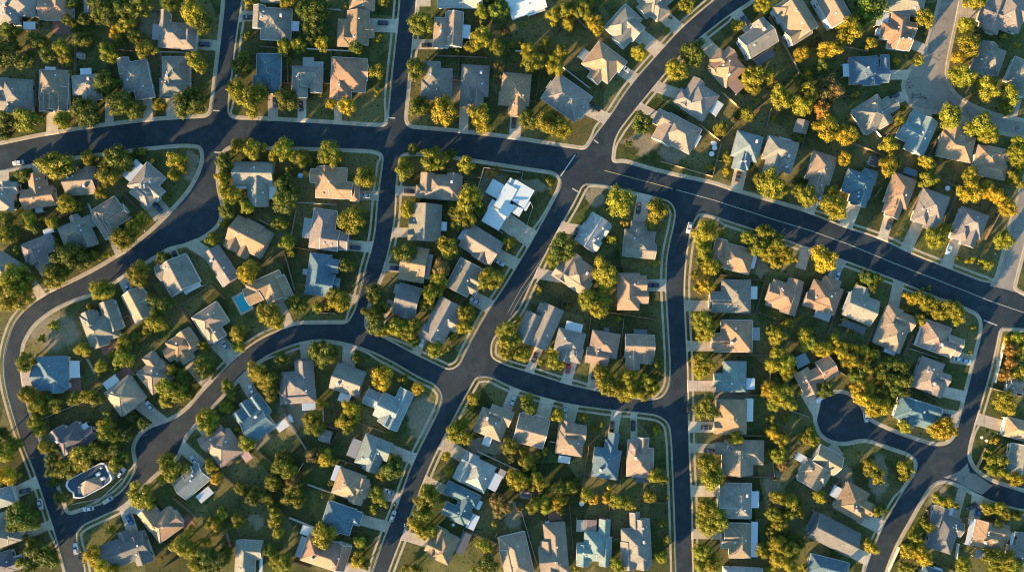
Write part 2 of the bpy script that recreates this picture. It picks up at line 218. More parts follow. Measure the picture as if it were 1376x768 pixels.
# ---- trees: sheet -> "x y r colour"   g dark green, y yellow-green, o golden, t tan, r red
TREES = {
'A1':"55 165 55 g;45 295 75 g;140 310 45 g;200 215 50 g;240 280 40 g;325 255 45 y;345 310 35 y;430 205 50 g;355 110 42 g;440 110 38 g;540 62 72 g;640 50 60 g;722 35 65 g;650 130 52 y;600 172 34 o;562 270 52 y;755 258 54 y;893 5 55 g;1010 55 72 y;1050 130 50 g;1020 325 58 y;365 392 28 y;545 435 62 g;620 540 72 g;700 575 48 g;440 575 75 g;325 620 48 y;985 530 96 g;822 545 38 y;140 622 80 y;38 620 50 g;20 690 45 g;700 190 40 g;370 20 34 g;400 150 30 g;495 15 40 g;80 240 40 g;640 200 30 g;575 440 45 g",
'B1':"242 12 30 y;288 15 24 y;450 5 42 y;535 72 58 g;600 60 68 g;435 240 42 y;505 232 44 y;628 225 44 o;748 40 28 y;912 195 28 y;940 10 28 y;208 345 55 g;185 465 58 y;265 520 78 y;445 520 62 g;750 545 52 o;675 538 34 o;625 492 17 y;905 372 46 y;905 470 28 y;452 312 18 y;580 145 55 g;570 200 44 g;805 250 38 g;235 178 24 y;310 480 40 y;555 25 40 g;640 20 30 g;220 290 34 y",
'C1':"105 125 64 y;60 360 58 g;88 550 56 g;218 580 74 o;400 600 70 y;412 65 38 y;425 122 24 y;500 60 52 g;410 200 54 y;360 240 38 y;490 250 48 y;530 160 28 t;495 345 36 t;492 392 28 t;640 130 24 y;570 230 17 y;655 255 40 y;680 320 55 y;745 230 40 y;818 275 42 y;790 345 48 y;770 290 35 y;785 85 48 y;850 55 54 y;930 50 54 y;865 132 36 y;1000 135 54 o;655 620 48 g;740 630 58 y;820 665 54 y;285 262 22 g;555 270 20 g;440 10 30 g;610 225 26 g;960 10 40 y",
'D1':"435 30 48 y;695 132 36 y;825 30 44 y;195 275 44 y;332 160 18 y;352 95 13 y;480 280 66 g;385 362 60 y;770 395 55 y;765 450 40 y;852 390 40 y;885 440 28 t;912 500 58 y;965 515 45 y;1035 540 60 y;1052 390 34 y;990 405 18 y;1022 280 40 o;790 517 18 y;752 590 38 y;698 600 28 g;605 665 42 y;198 635 60 g;878 607 18 o;130 738 20 g;430 260 40 g;1060 480 50 y;1010 720 24 g",
'E1':"335 40 76 g;235 155 78 o;135 258 58 o;345 225 32 y;625 100 50 y;475 322 22 o;590 312 26 y;530 295 13 y;85 335 38 g;25 390 36 y;120 420 45 t;160 470 50 t;105 480 40 t;270 487 24 y;22 540 50 y;90 575 46 r;110 665 68 o;225 695 52 o;510 557 18 y;495 622 32 y;440 745 48 y;745 600 64 y;915 640 68 y;955 690 50 y;830 130 44 y;850 240 58 y;835 395 60 y;945 455 66 y;1060 495 58 y;1020 190 23 o;1100 240 22 o;900 150 28 t;880 5 50 y;800 300 34 o;890 200 30 g;60 215 30 t;10 280 24 o;270 20 30 g;1105 745 38 y;1040 560 34 y;780 380 38 y",
'A2':"290 120 84 y;465 85 48 y;610 90 64 g;740 55 22 y;905 95 50 y;935 130 34 y;900 170 34 y;560 185 62 y;525 265 38 y;340 315 48 y;390 338 28 y;150 410 46 y;270 417 32 y;25 480 58 y;70 470 44 g;865 290 28 g;690 440 50 y;740 400 44 y;640 500 58 y;345 600 80 g;280 690 62 y;430 610 56 g;490 592 34 y;548 585 28 y;80 715 84 y;300 528 28 g;720 680 58 y;530 750 38 y;125 175 40 g;850 600 44 g;90 322 22 g;180 440 34 g;680 380 30 g;30 405 40 g;350 660 40 g;130 700 40 g;560 120 40 g;660 130 34 g;700 50 26 g;100 560 30 g",
'B2':"195 40 44 y;275 40 60 y;120 100 52 g;112 190 46 y;125 250 42 y;180 285 48 y;140 345 44 g;240 342 44 y;375 85 32 y;430 45 54 y;500 95 48 y;530 65 35 y;552 97 22 y;670 65 60 y;715 85 30 y;850 185 60 y;450 138 28 y;425 215 44 g;470 250 44 g;430 300 58 g;460 180 28 y;122 427 26 y;58 495 38 y;405 430 38 y;438 430 22 o;440 515 48 y;462 580 22 y;250 670 58 o;200 680 30 o;780 405 66 y;750 645 36 g;145 145 36 g;215 300 34 g;150 300 40 y;380 180 26 g;1000 570 24 y",
'C2':"155 90 72 y;212 90 44 y;335 120 54 y;15 150 58 y;345 310 70 y;330 390 60 y;352 252 30 y;290 430 38 g;28 345 38 y;245 472 14 y;240 550 58 y;185 525 26 y;195 640 52 t;200 705 46 y;770 205 26 y;555 525 36 y;460 712 60 y;830 545 72 g;790 602 44 y;1055 660 76 y;82 302 18 o;460 165 34 r;400 345 40 g;20 570 56 g;60 40 34 g;255 70 30 g;20 110 44 y;285 370 40 g;165 760 40 y;30 610 40 g;20 640 30 y;500 690 30 g;500 150 24 r",
'D2':"80 305 78 y;280 350 62 y;262 395 42 y;120 425 28 o;310 437 14 y;40 510 30 y;270 620 26 y;25 650 50 y;20 710 54 y;530 460 60 y;520 520 40 y;525 570 46 y;560 655 46 y;615 475 20 y;530 740 44 o;470 690 24 y;835 470 56 y;755 500 40 y;800 550 54 y;860 560 54 y;905 530 50 y;940 590 46 y;890 632 36 y;990 612 18 y;630 157 22 o;555 130 20 y;638 75 22 y;880 215 82 y;810 200 36 y;1045 280 54 y;1010 250 36 g;935 250 34 g;490 620 30 g;-5 440 30 g;500 760 26 o;1010 210 30 g;640 100 20 y",
'E2':"205 90 40 o;430 125 56 o;455 28 48 y;630 112 42 y;640 190 50 y;850 262 56 o;945 250 44 o;1000 285 46 o;1050 345 46 o;1030 310 34 o;1025 505 56 y;672 495 52 y;742 442 30 o;155 345 64 y;155 252 28 y;15 300 34 y;862 607 30 o;945 632 36 y;910 627 22 y;800 605 18 y;1100 80 54 y;1085 200 48 y;1115 140 38 y;100 612 72 o;330 705 44 g;372 712 38 g;490 477 18 g;860 170 42 y;640 762 18 y;485 115 30 y;680 210 24 y;630 90 30 o;1000 520 30 y",
'A3':"75 60 84 y;15 40 60 y;110 30 50 y;540 45 58 y;500 30 38 y;285 225 30 y;222 290 24 y;465 120 18 y;430 345 42 y;130 410 48 y;645 310 46 y;630 390 56 y;590 372 30 y;520 432 32 y;520 472 22 y;820 195 56 y;770 232 36 o;780 82 32 y;845 110 56 g;730 262 28 y;860 540 60 y;910 560 60 y;885 450 38 y;860 610 40 y;950 490 40 g;155 580 44 y;200 640 54 y;285 628 42 y;185 710 48 y;380 600 34 y;460 585 44 y;555 665 28 y;555 735 48 y;1040 310 28 y;1060 425 50 g;1050 690 38 y;690 690 30 g;740 720 34 g;700 270 34 g;510 600 34 g;255 590 34 g;720 320 26 g;610 440 30 g;985 570 34 g;130 560 34 g;20 110 44 g",
'B3':"350 160 66 y;395 190 40 y;205 265 48 y;195 325 34 y;500 120 52 g;470 90 36 y;502 40 15 y;715 85 60 o;690 55 40 y;605 122 30 y;650 120 22 y;900 60 64 g;885 150 58 g;915 215 58 g;940 120 44 g;930 250 36 y;590 345 46 g;650 375 64 g;620 330 40 g;800 385 34 g;935 490 58 o;1045 500 28 y;290 450 56 y;340 500 54 y;380 480 46 g;360 560 48 y;140 530 38 y;165 580 30 y;130 640 34 y;35 700 52 y;580 700 56 y;612 607 30 o;640 620 22 o;780 640 50 o;745 710 48 y;800 690 34 y;30 450 50 g;15 325 30 y;200 752 24 o;1010 230 54 y;1060 260 48 y;415 385 40 g;600 750 38 y;940 440 30 o;700 355 30 g",
'C3':"330 160 54 y;320 235 48 y;170 345 42 y;240 330 26 y;255 290 22 y;155 60 56 y;205 15 34 y;55 225 50 y;25 270 44 y;450 5 44 y;550 245 52 y;540 310 46 y;580 290 44 y;545 355 46 y;620 370 48 y;780 400 42 y;815 420 30 y;960 90 56 y;1015 135 50 y;1030 85 40 y;855 122 16 y;710 30 26 o;85 540 36 o;12 500 28 y;370 600 38 y;360 640 26 y;270 745 46 y;310 725 34 y;645 600 32 y;660 640 40 g;800 675 46 y;935 697 28 y;1030 722 23 y;990 750 19 y;1030 465 48 y;1050 520 54 y;600 182 18 o;710 395 24 y;500 260 30 y;760 345 26 y;130 110 40 g;60 300 34 g",
'D3':"515 195 48 y;535 245 52 y;505 275 34 y;520 420 54 y;500 460 38 y;540 640 72 g;535 25 46 o;945 212 32 o;870 245 30 y;900 285 44 y;905 365 46 y;945 410 50 y;880 420 44 y;950 460 44 y;855 550 38 o;900 580 50 y;950 570 46 y;960 620 42 y;880 625 34 y;870 690 30 y;880 735 28 y;945 700 26 y;1045 270 42 y;1035 330 36 y;15 470 56 y;45 530 46 y;130 490 48 y;160 550 54 y;120 570 44 y;225 510 48 y;215 570 42 y;260 545 34 y;85 187 17 y;285 430 40 g;8 20 38 y;8 105 36 y;275 747 20 y;270 490 34 g;475 25 30 y;560 440 30 g;1070 750 24 y;890 510 30 g;820 205 16 g",
'E3':"555 75 40 o;600 85 42 y;610 32 19 y;655 105 44 y;690 150 40 y;600 190 34 o;640 150 30 o;745 125 50 y;790 150 50 y;780 195 34 y;860 228 24 y;350 10 38 g;300 15 30 y;520 142 17 y;145 290 32 o;20 300 44 y;60 330 40 y;105 345 40 o;190 350 44 o;250 345 36 o;300 355 40 o;355 368 34 y;240 395 44 o;320 440 44 y;280 470 44 g;400 450 46 g;440 420 42 g;500 430 48 g;510 500 54 g;450 500 46 g;390 490 34 y;290 530 44 o;330 550 40 o;300 600 48 o;360 620 50 o;410 640 44 o;350 660 36 o;460 560 46 g;400 560 42 g;510 560 36 g;515 737 34 y;720 740 62 o;670 760 34 o;1100 290 32 y;1125 345 34 y;1060 350 36 r;1055 410 34 r;1105 380 34 g;1035 480 36 r;1105 465 44 y;1030 600 50 y;1060 650 36 y;115 550 44 g;30 748 28 y;200 192 22 o;245 242 20 g;1050 300 30 o;370 320 24 g;460 620 28 y;855 355 20 g",
'A4':"30 150 58 y;80 110 40 y;30 270 56 o;75 280 36 y;20 60 40 g;100 470 66 g;150 500 60 g;80 520 50 g;190 640 54 g;240 680 60 g;165 730 46 g;110 720 32 y;230 120 34 y;345 235 54 y;420 175 62 y;500 145 52 y;312 385 34 g;270 190 34 g;600 212 38 y;545 40 54 y;600 70 40 y;895 230 66 y;845 285 36 o;730 370 62 y;770 420 40 y;570 545 24 y;480 670 52 o;530 720 52 o;590 752 36 o;930 630 58 y;985 660 44 y;1060 610 28 y;1010 732 46 y;830 697 14 y;980 545 26 o;200 30 36 y;270 260 40 g;590 130 40 g;650 70 36 g;650 170 34 g;135 580 22 g;280 300 34 g;300 120 34 g",
'B4':"30 20 56 y;200 40 24 o;235 100 44 y;575 20 44 y;755 18 42 y;55 225 36 y;85 280 34 o;425 220 54 y;455 255 40 y;370 300 38 y;405 315 24 y;575 165 42 t;650 180 44 o;685 205 26 o;210 335 38 y;280 330 23 y;268 385 42 g;355 405 22 o;480 290 42 t;515 270 26 t;480 340 44 y;455 390 40 y;500 400 36 y;395 460 36 y;380 510 38 y;400 560 36 y;65 520 42 y;90 550 30 y;110 465 36 y;195 500 36 y;155 535 20 y;30 610 38 g;30 680 54 g;90 700 56 g;130 660 36 g;60 740 50 g;350 650 40 g;375 690 36 y;430 710 44 y;400 750 30 y;645 590 66 y;1000 190 40 g;985 240 56 g;940 270 34 y;910 370 48 y;935 410 30 y;895 440 26 y;850 345 22 y;820 610 34 y;830 650 28 y;810 710 42 o;850 725 34 g;630 372 14 g;430 170 40 g;330 380 34 g;240 360 30 g;380 440 30 g;670 300 20 g;530 300 26 g;775 405 20 g;700 380 18 g",
'C4':"290 55 56 y;335 80 34 y;265 30 36 y;560 120 48 y;630 150 27 y;700 155 30 o;735 155 28 o;640 205 44 y;665 225 26 y;585 290 48 o;625 300 36 o;685 270 36 y;720 310 38 y;680 330 26 y;500 395 44 t;535 420 42 t;510 450 34 t;475 515 27 y;680 420 40 y;730 400 36 y;750 430 38 y;800 405 40 o;835 390 28 o;820 450 26 y;870 330 34 y;945 370 40 y;990 390 28 o;810 340 36 g;760 340 30 g;140 370 56 y;100 400 44 y;120 460 56 y;80 510 46 y;110 560 44 y;150 550 34 y;225 170 23 o;238 250 28 o;250 215 15 y;420 620 36 y;450 650 30 y;440 730 46 g;655 745 23 y;75 752 36 y;370 757 20 y;905 755 22 y;1060 385 32 o;1068 330 28 o;605 440 20 t;990 30 25 y;1030 8 23 y;730 355 28 g;560 180 26 g;640 270 26 g;890 300 30 g;345 610 18 g;20 750 26 y",
'D4':"70 400 46 y;120 410 42 y;150 425 30 y;20 380 34 y;245 375 38 y;270 270 42 y;305 285 32 y;295 515 30 y;325 600 26 y;295 690 34 y;320 660 24 y;70 730 40 y;280 38 24 o;685 75 40 o;535 215 62 y;560 275 62 y;600 290 34 y;540 450 62 y;590 500 56 y;540 530 54 y;510 480 36 y;520 660 50 y;560 720 56 y;500 730 40 y;880 50 34 o;920 80 38 y;915 160 42 y;930 215 34 t;855 150 18 y;1045 75 40 y;900 380 48 y;960 410 46 y;1010 455 32 y;875 470 42 y;960 470 36 y;910 520 36 y;870 560 26 y;900 625 46 y;950 650 56 y;900 700 48 y;960 730 44 y;985 680 32 y;930 590 30 g;820 660 36 y;30 325 20 o;30 350 18 o;875 430 28 g;1000 400 24 g;330 380 20 y;980 590 30 g;1010 620 30 g;1040 745 30 y;880 285 18 g;860 760 30 y",
'E4':"25 60 42 y;50 90 30 y;340 220 36 y;375 270 42 y;400 300 26 y;320 245 22 y;515 235 36 y;550 245 22 y;520 285 28 y;85 380 36 y;370 455 36 y;410 435 26 g;345 637 44 y;690 385 34 y;735 410 38 y;770 420 30 y;640 530 36 y;625 495 22 r;575 545 24 y;570 590 34 y;580 625 26 y;540 660 38 o;590 660 44 o;620 700 42 o;510 740 36 y;550 745 30 y;1000 435 38 y;1035 470 34 y;945 440 34 y;940 180 26 y;985 195 40 y;1030 200 34 y;970 240 34 y;1020 250 36 y;1090 280 40 o;985 85 28 o;1060 60 22 g;820 740 48 y;985 700 56 y;1040 700 52 y;1080 740 46 y;1000 750 44 y;730 20 52 y;770 40 26 y;520 10 28 y;505 215 20 g;275 165 18 g;345 250 34 g;950 150 22 y;60 730 24 g;150 660 24 g;1000 510 34 g;1090 470 34 g",
}
# ---- parked cars: sheet x y angle colour
CARS = """A1 1055 228 0 navy;B1 243 90 0 navy;B1 381 530 88 navy;B1 515 545 86 navy;B1 940 118 2 navy;C1 130 233 0 black;C1 578 632 94 black;C1 1000 556 32 black;D1 115 352 38 silver;D1 735 105 54 navy;E1 468 496 -28 navy;
A2 92 110 -8 white;A2 815 343 52 navy;A2 606 533 58 white;A2 905 590 62 black;B2 845 280 2 silver;B2 797 547 4 navy;C2 40 257 3 black;B2 1003 655 4 navy;C2 503 624 28 silver;C2 900 470 -72 navy;D2 185 345 96 black;D2 700 178 103 black;D2 447 445 106 white;
E2 78 302 110 pale_blue;E2 440 430 108 navy;E2 750 555 110 pale_blue;E2 175 690 104 pale_blue;D3 262 12 3 navy;C3 377 93 28 silver;C3 107 302 112 white;C3 685 385 112 black;C3 859 440 98 red;C3 991 472 100 black;C3 571 612 108 silver;C4 841 -62 96 silver;C4 838 -20 96 white;D4 47 20 96 black;D3 157 735 90 black;D3 537 745 0 navy;D4 547 143 2 navy;D3 444 645 90 black;
A3 660 25 62 pale_blue;A3 178 468 90 black;A3 774 634 48 silver;B3 124 318 62 silver;B3 262 552 62 white;A4 126 350 -14 black;A4 208 418 78 white;A4 454 442 -8 white;A4 555 398 -32 silver;A4 668 497 62 blue;A4 1003 193 48 white;A4 390 648 84 white;A4 418 698 86 black;
E3 802 394 12 white;E3 838 402 12 pale_blue;E3 730 684 12 black;E4 900 453 98 blue;E4 868 430 -30 black;D4 576 390 90 silver;B4 968 352 18 silver;A4 625 255 -50 white;B4 990 480 110 silver;E3 322 690 80 silver;B1 22 228 0 navy"""
CARS = CARS.replace('B1 22 228 0 navy', '').replace('D4 576 390 90 silver;', '')

# ---- fences: sheet, colour (b brown, w white, t tan), polyline
FENCES = """A1 w 822 266 965 271;A1 b 828 272 828 420;A1 t 498 235 567 237;A1 t 790 48 870 52;A1 b 180 365 186 550;A1 b 388 230 382 380;A1 b 590 255 690 262;
B1 b 300 238 395 246;B1 b 443 250 447 430;B1 w 545 250 680 258;B1 w 680 258 765 262;B1 b 672 260 668 430;B1 b 410 425 445 428;B1 w 655 47 722 50;B1 b 638 430 668 430;
C1 b 170 285 296 290;C1 b 296 290 290 400;C1 b 262 412 312 415;C1 b 300 290 440 297;C1 b 715 370 690 520;C1 w 585 262 636 262;C1 w 832 347 972 455;C1 b 785 180 822 130;C1 b 905 95 952 142;C1 b 652 520 690 522;
D1 t 612 472 728 572;D1 t 500 642 605 725;D1 b 605 725 700 628 790 565 850 515;D1 b 862 85 1020 380;D1 b 838 690 870 560;D1 b 1028 760 1062 630;D1 b 905 432 952 415;
E1 t 190 235 335 265;E1 b 50 110 100 215;E1 b 190 502 246 490;E1 t 255 740 340 768;E1 w 366 665 400 705;E1 b 440 690 380 760;E1 b 130 552 162 520;
A2 w 453 322 475 370;A2 b 300 392 450 337;A2 b 628 262 712 345;A2 b 478 355 545 320;
B2 w 494 314 696 326;B2 b 490 350 464 490;B2 b 315 640 425 562;B2 b 428 568 482 768;B2 b 480 547 680 576;B2 b 540 75 620 86;B2 w 300 405 370 440;
C2 w 385 268 424 135;C2 w 424 135 612 160;C2 w 624 158 616 196;C2 b 325 185 405 186;C2 b 324 192 318 258;C2 w 412 412 520 472;C2 w 568 378 640 436;C2 w 645 430 675 340;C2 w 675 340 664 308;C2 b 310 568 400 622;C2 b 5 702 120 750;C2 b 930 552 1010 602;
D2 t 300 102 568 180;D2 b 568 175 612 10;D2 b 612 687 850 722;D2 b 150 652 60 640;D2 b 568 95 612 102;
E2 w 330 102 382 122;E2 t 250 5 412 72;E2 b 545 380 622 240;E2 b 710 470 800 250;E2 b 940 505 1012 370;E2 b 700 190 800 236;E2 b 640 82 690 0;E2 b 370 285 400 240;E2 b 400 140 585 190;
A3 w 448 392 490 470;A3 b 440 545 580 430;A3 w 210 702 430 612;A3 b 925 122 1000 232;A3 b 932 112 1062 30;A3 b 615 186 660 165;
B3 b 50 12 120 82;B3 w 628 622 630 720;B3 w 430 675 490 768;B3 b 815 722 912 756;B3 w 590 152 690 158;B3 b 380 560 445 690;
C3 b 690 5 832 95;C3 b 832 95 818 152;C3 b 975 182 945 390;C3 b 832 95 950 110;C3 b 1060 150 1010 160;
D3 b 20 150 285 190;D3 b 110 180 90 370;D3 b 835 0 790 155;D3 b 790 147 890 182;D3 b 1048 0 985 190;D3 b 690 374 840 372;D3 b 865 360 865 560;D3 b 690 577 830 576;D3 w 960 655 1062 690;D3 b 80 374 112 374;D3 b 780 160 700 158;
E3 b 210 30 125 265;E3 b 372 200 330 320;E3 t 565 272 515 375;E3 w 545 337 690 386;E3 w 1046 282 990 512;E3 w 950 537 1130 586;E3 b 160 440 225 480;E3 b 560 520 700 615;
A4 b 830 755 942 685;A4 b 890 387 1020 492;A4 b 0 655 235 560;A4 w 370 420 520 388;A4 w 520 388 630 285;A4 b 345 268 520 190;A4 b 100 660 110 768;
B4 w 455 0 540 135;B4 b 640 15 715 36;B4 b 715 36 665 115;B4 b 290 142 365 210;B4 b 120 275 245 386;B4 b 282 420 390 335;B4 b 715 190 900 250;B4 w 550 318 820 412;B4 w 455 490 585 541;B4 b 130 562 150 640;B4 b 820 0 945 50;B4 b 470 716 560 750;B4 w 490 270 525 210;
C4 w 390 147 605 246;C4 b 495 190 540 110;C4 b 470 610 532 485;C4 w 615 452 695 722;C4 b 380 370 470 410;C4 b 330 556 490 622;C4 b 865 430 882 640;C4 b 935 310 965 125;C4 b 725 210 760 95;C4 w 760 95 790 100;
D4 b 100 132 92 330;D4 b 30 417 58 600;D4 b 58 600 90 600;D4 b 190 410 330 413;D4 b 720 66 840 66;D4 b 640 277 875 279;D4 b 885 280 880 200;D4 b 790 500 830 498;
E4 w 800 622 790 700;E4 t 945 132 895 240;E4 w 440 766 496 642;E4 b 640 702 790 768;E4 b 140 340 200 290;E4 b 640 450 660 520"""
# ---- other yard things: sheet kind x y w h angle colour
YARD = """A1 shed 421 290 32 32 4 g;D1 shed 1022 655 62 66 15 g;E1 shed 380 170 26 34 10 w;B4 shed 645 65 62 60 15 g;A1 shed 800 250 1 1 0 g;C2 shed 160 760 1 1 0 g;E2 shed 545 160 60 34 20 B;E2 shed 358 105 46 46 20 k;
B2 trampoline 513 176 14 14 0 B;C4 trampoline 928 415 13 13 0 w;D2 trampoline 563 64 11 11 0 w;D2 trampoline 578 33 9 9 0 w;E2 trampoline 744 241 9 9 0 w;D1 trampoline 575 740 10 10 0 w;
B3 pool 216 103 66 96 -28 B;E1 pool -2 -2 1 1 0 B;
C4 pond 640 375 52 26 10 g;
E3 trailer 84 598 48 24 -42 w;B3 trailer 462 700 44 22 56 w;A4 trailer 548 402 36 18 -30 t;E4 trailer 180 -2 1 1 0 w;
E4 table 920 75 14 14 0 w;E4 table 945 92 14 14 0 w;D2 table 565 6 9 9 0 w;C4 table 265 525 10 10 0 w;
A1 mailbox 1042 578 4 4 0 w;B1 mailbox 704 594 4 4 0 w;A2 mailbox 748 462 4 4 0 w;B4 mailbox 1000 420 4 4 0 w;B4 mailbox 1052 520 4 4 0 w;C4 mailbox 14 530 4 4 0 w;D4 mailbox 356 183 4 4 0 w;C3 mailbox 420 520 4 4 0 w;D2 mailbox 590 95 4 4 0 w;E2 mailbox 985 580 4 4 0 w"""
# ---------------------------------------------------------------- scene set-up
PI = math.pi
rng = random.Random(7)
C = bpy.context.scene.collection
S = 0.3                    # metres per plan unit
CAM_H = 296.0
def P(px, py, z=0.0):      # plan position surveyed at height z -> metres
    k = (CAM_H - z) / CAM_H * S
    return ((px - 688) * k, (384 - py) * k)
def Q(sheet, cx, cy):      # sheet -> plan units
    x0, y0 = SHEET[sheet]
    return (x0 + cx / 3.84, y0 + cy / 3.84)
U = S / 3.84               # metres per sheet unit

def link(name, me, parent=None, loc=None, rz=None):
    o = bpy.data.objects.new(name, me); C.objects.link(o)
    if parent is not None: o.parent = parent
    if loc is not None: o.location = loc
    if rz is not None: o.rotation_euler = (0, 0, rz)
    return o
def mesh(name, verts, faces, mats, mi=None, smooth=False):
    me = bpy.data.meshes.new(name)
    me.from_pydata(verts, [], faces)
    for m in mats: me.materials.append(m)
    if mi: me.polygons.foreach_set('material_index', mi)
    if smooth: me.polygons.foreach_set('use_smooth', [True] * len(faces))
    me.update()
    return me
def tag(o, label=None, cat=None, group=None, kind=None):
    if label: o['label'] = label
    if cat: o['category'] = cat
    if group: o['group'] = group
    if kind: o['kind'] = kind
    return o
class MB:
    def __init__(s): s.v, s.f, s.m = [], [], []
    def add(s, vs, fs, mi=0):
        b = len(s.v); s.v += vs
        for f in fs: s.f.append(tuple(i + b for i in f)); s.m.append(mi)
    def box(s, cx, cy, cz, w, d, h, mi=0, a=0.0):
        c, n = math.cos(a), math.sin(a)
        vs = []
        for z in (-h/2, h/2):
            for x, y in ((-w/2,-d/2),(w/2,-d/2),(w/2,d/2),(-w/2,d/2)):
                vs.append((cx + x*c - y*n, cy + x*n + y*c, cz + z))
        s.add(vs, [(3,2,1,0),(4,5,6,7),(0,1,5,4),(1,2,6,5),(2,3,7,6),(3,0,4,7)], mi)
    def beam(s, p, q, w, h, mi=0):           # bar of width w, height h along p-q
        p, q = Vector(p), Vector(q); d = (q - p)
        if d.length < 1e-4: return
        d.normalize(); n = Vector((-d.y, d.x, 0))
        if n.length < 1e-4: n = Vector((1, 0, 0))
        n.normalize(); u = d.cross(n)
        if u.z < 0: u = -u
        n *= w/2; u *= h/2
        vs = [tuple(a + sx*n + sz*u) for a in (p, q) for sx, sz in ((-1,-1),(1,-1),(1,1),(-1,1))]
        s.add(vs, [(0,1,2,3),(7,6,5,4),(0,4,5,1),(1,5,6,2),(2,6,7,3),(3,7,4,0)], mi)
    def cyl(s, cx, cy, z0, z1, r0, r1, n=8, mi=0):
        vs = [(cx + r*math.cos(2*PI*i/n), cy + r*math.sin(2*PI*i/n), z) for r, z in ((r0,z0),(r1,z1)) for i in range(n)]
        fs = [(i, (i+1)%n, n+(i+1)%n, n+i) for i in range(n)] + [tuple(range(n-1,-1,-1)), tuple(range(n, 2*n))]
        s.add(vs, fs, mi)
    def build(s, name, mats, parent=None, loc=None, rz=None, smooth=False):
        return link(name, mesh(name, s.v, s.f, mats, s.m, smooth), parent, loc, rz)

# ---------------------------------------------------------------- materials
def nodes(name):
    m = bpy.data.materials.new(name); m.use_nodes = True
    nt = m.node_tree; b = nt.nodes['Principled BSDF']
    return m, nt, b
def N(nt, t, **k):
    n = nt.nodes.new(t)
    for a, v in k.items():
        if a in n.inputs.keys(): n.inputs[a].default_value = v
        else: setattr(n, a, v)
    return n
def L(nt, a, b): nt.links.new(a, b)
def mixc(nt, fac, a, b, mode='MIX'):
    n = nt.nodes.new('ShaderNodeMix'); n.data_type = 'RGBA'; n.blend_type = mode
    for sock, v in ((n.inputs[0], fac), (n.inputs[6], a), (n.inputs[7], b)):
        if hasattr(v, 'is_linked') or hasattr(v, 'links'): L(nt, v, sock)
        else: sock.default_value = v if not isinstance(v, tuple) else (*v[:3], 1)
    return n.outputs[2]
def noise(nt, co, scale, detail=3, rough=0.6, dist=0.0):
    n = N(nt, 'ShaderNodeTexNoise', Scale=scale, Detail=detail, Roughness=rough, Distortion=dist)
    if co is not None: L(nt, co, n.inputs['Vector'])
    return n.outputs['Fac']
def ramp(nt, fac, *stops):
    r = nt.nodes.new('ShaderNodeValToRGB'); L(nt, fac, r.inputs[0]); e = r.color_ramp.elements
    while len(e) < len(stops): e.new(0.5)
    for i, (p, c) in enumerate(stops):
        e[i].position = p; e[i].color = (c, c, c, 1) if not isinstance(c, tuple) else (*c, 1)
    return r.outputs[0]
def objco(nt): return nt.nodes.new('ShaderNodeTexCoord').outputs['Object']
def geoco(nt): return nt.nodes.new('ShaderNodeNewGeometry').outputs['Position']
def bump(nt, b, h, s=0.3, d=0.05):
    n = N(nt, 'ShaderNodeBump', Strength=s, Distance=d); L(nt, h, n.inputs['Height']); L(nt, n.outputs[0], b.inputs['Normal'])

def simple(name, col, rough=0.7, var=0.12, scale=1.5, metallic=0.0):
    m, nt, b = nodes(name)
    n = noise(nt, geoco(nt), scale)
    c = mixc(nt, n, tuple(x*(1-var) for x in col), tuple(min(1, x*(1+var)) for x in col))
    L(nt, c, b.inputs['Base Color']); b.inputs['Roughness'].default_value = rough; b.inputs['Metallic'].default_value = metallic
    return m

def m_shingle(name='shingle', light=1.0):
    m, nt, b = nodes(name)
    oi = nt.nodes.new('ShaderNodeObjectInfo'); co = objco(nt); g = geoco(nt)
    big = noise(nt, g, 0.35, 4); fine = noise(nt, g, 2.4, 4, 0.75)
    sep = nt.nodes.new('ShaderNodeSeparateXYZ'); L(nt, co, sep.inputs[0])
    w = N(nt, 'ShaderNodeMath', operation='MULTIPLY'); L(nt, sep.outputs[2], w.inputs[0]); w.inputs[1].default_value = 6.5
    f = N(nt, 'ShaderNodeMath', operation='FRACT'); L(nt, w.outputs[0], f.inputs[0])
    course = ramp(nt, f.outputs[0], (0.0, 0.72), (0.25, 1.0), (1.0, 1.0))
    c = mixc(nt, ramp(nt, big, (0.3, 0.0), (0.7, 1.0)), (0.80, 0.80, 0.82), (1.16, 1.13, 1.08))
    c2 = mixc(nt, ramp(nt, fine, (0.3, 0.0), (0.7, 1.0)), (0.62, 0.62, 0.64), (1.36, 1.34, 1.31))
    c = mixc(nt, 1.0, c, c2, 'MULTIPLY'); c = mixc(nt, 1.0, c, course, 'MULTIPLY')
    c = mixc(nt, 1.0, oi.outputs['Color'], c, 'MULTIPLY')
    if light != 1.0: c = mixc(nt, 1.0, c, (light, light, light), 'MULTIPLY')
    L(nt, c, b.inputs['Base Color']); b.inputs['Roughness'].default_value = 0.82; b.inputs['Specular IOR Level'].default_value = 0.3
    bump(nt, b, fine, 0.5, 0.03)
    return m
def m_objcol(name, rough, coat=0.0, var=0.08, metallic=0.0):
    m, nt, b = nodes(name)
    oi = nt.nodes.new('ShaderNodeObjectInfo')
    n = noise(nt, geoco(nt), 0.9, 3)
    c = mixc(nt, 1.0, oi.outputs['Color'], mixc(nt, n, (1-var,)*3, (1+var,)*3), 'MULTIPLY')
    L(nt, c, b.inputs['Base Color']); b.inputs['Roughness'].default_value = rough
    b.inputs['Coat Weight'].default_value = coat; b.inputs['Metallic'].default_value = metallic
    return m
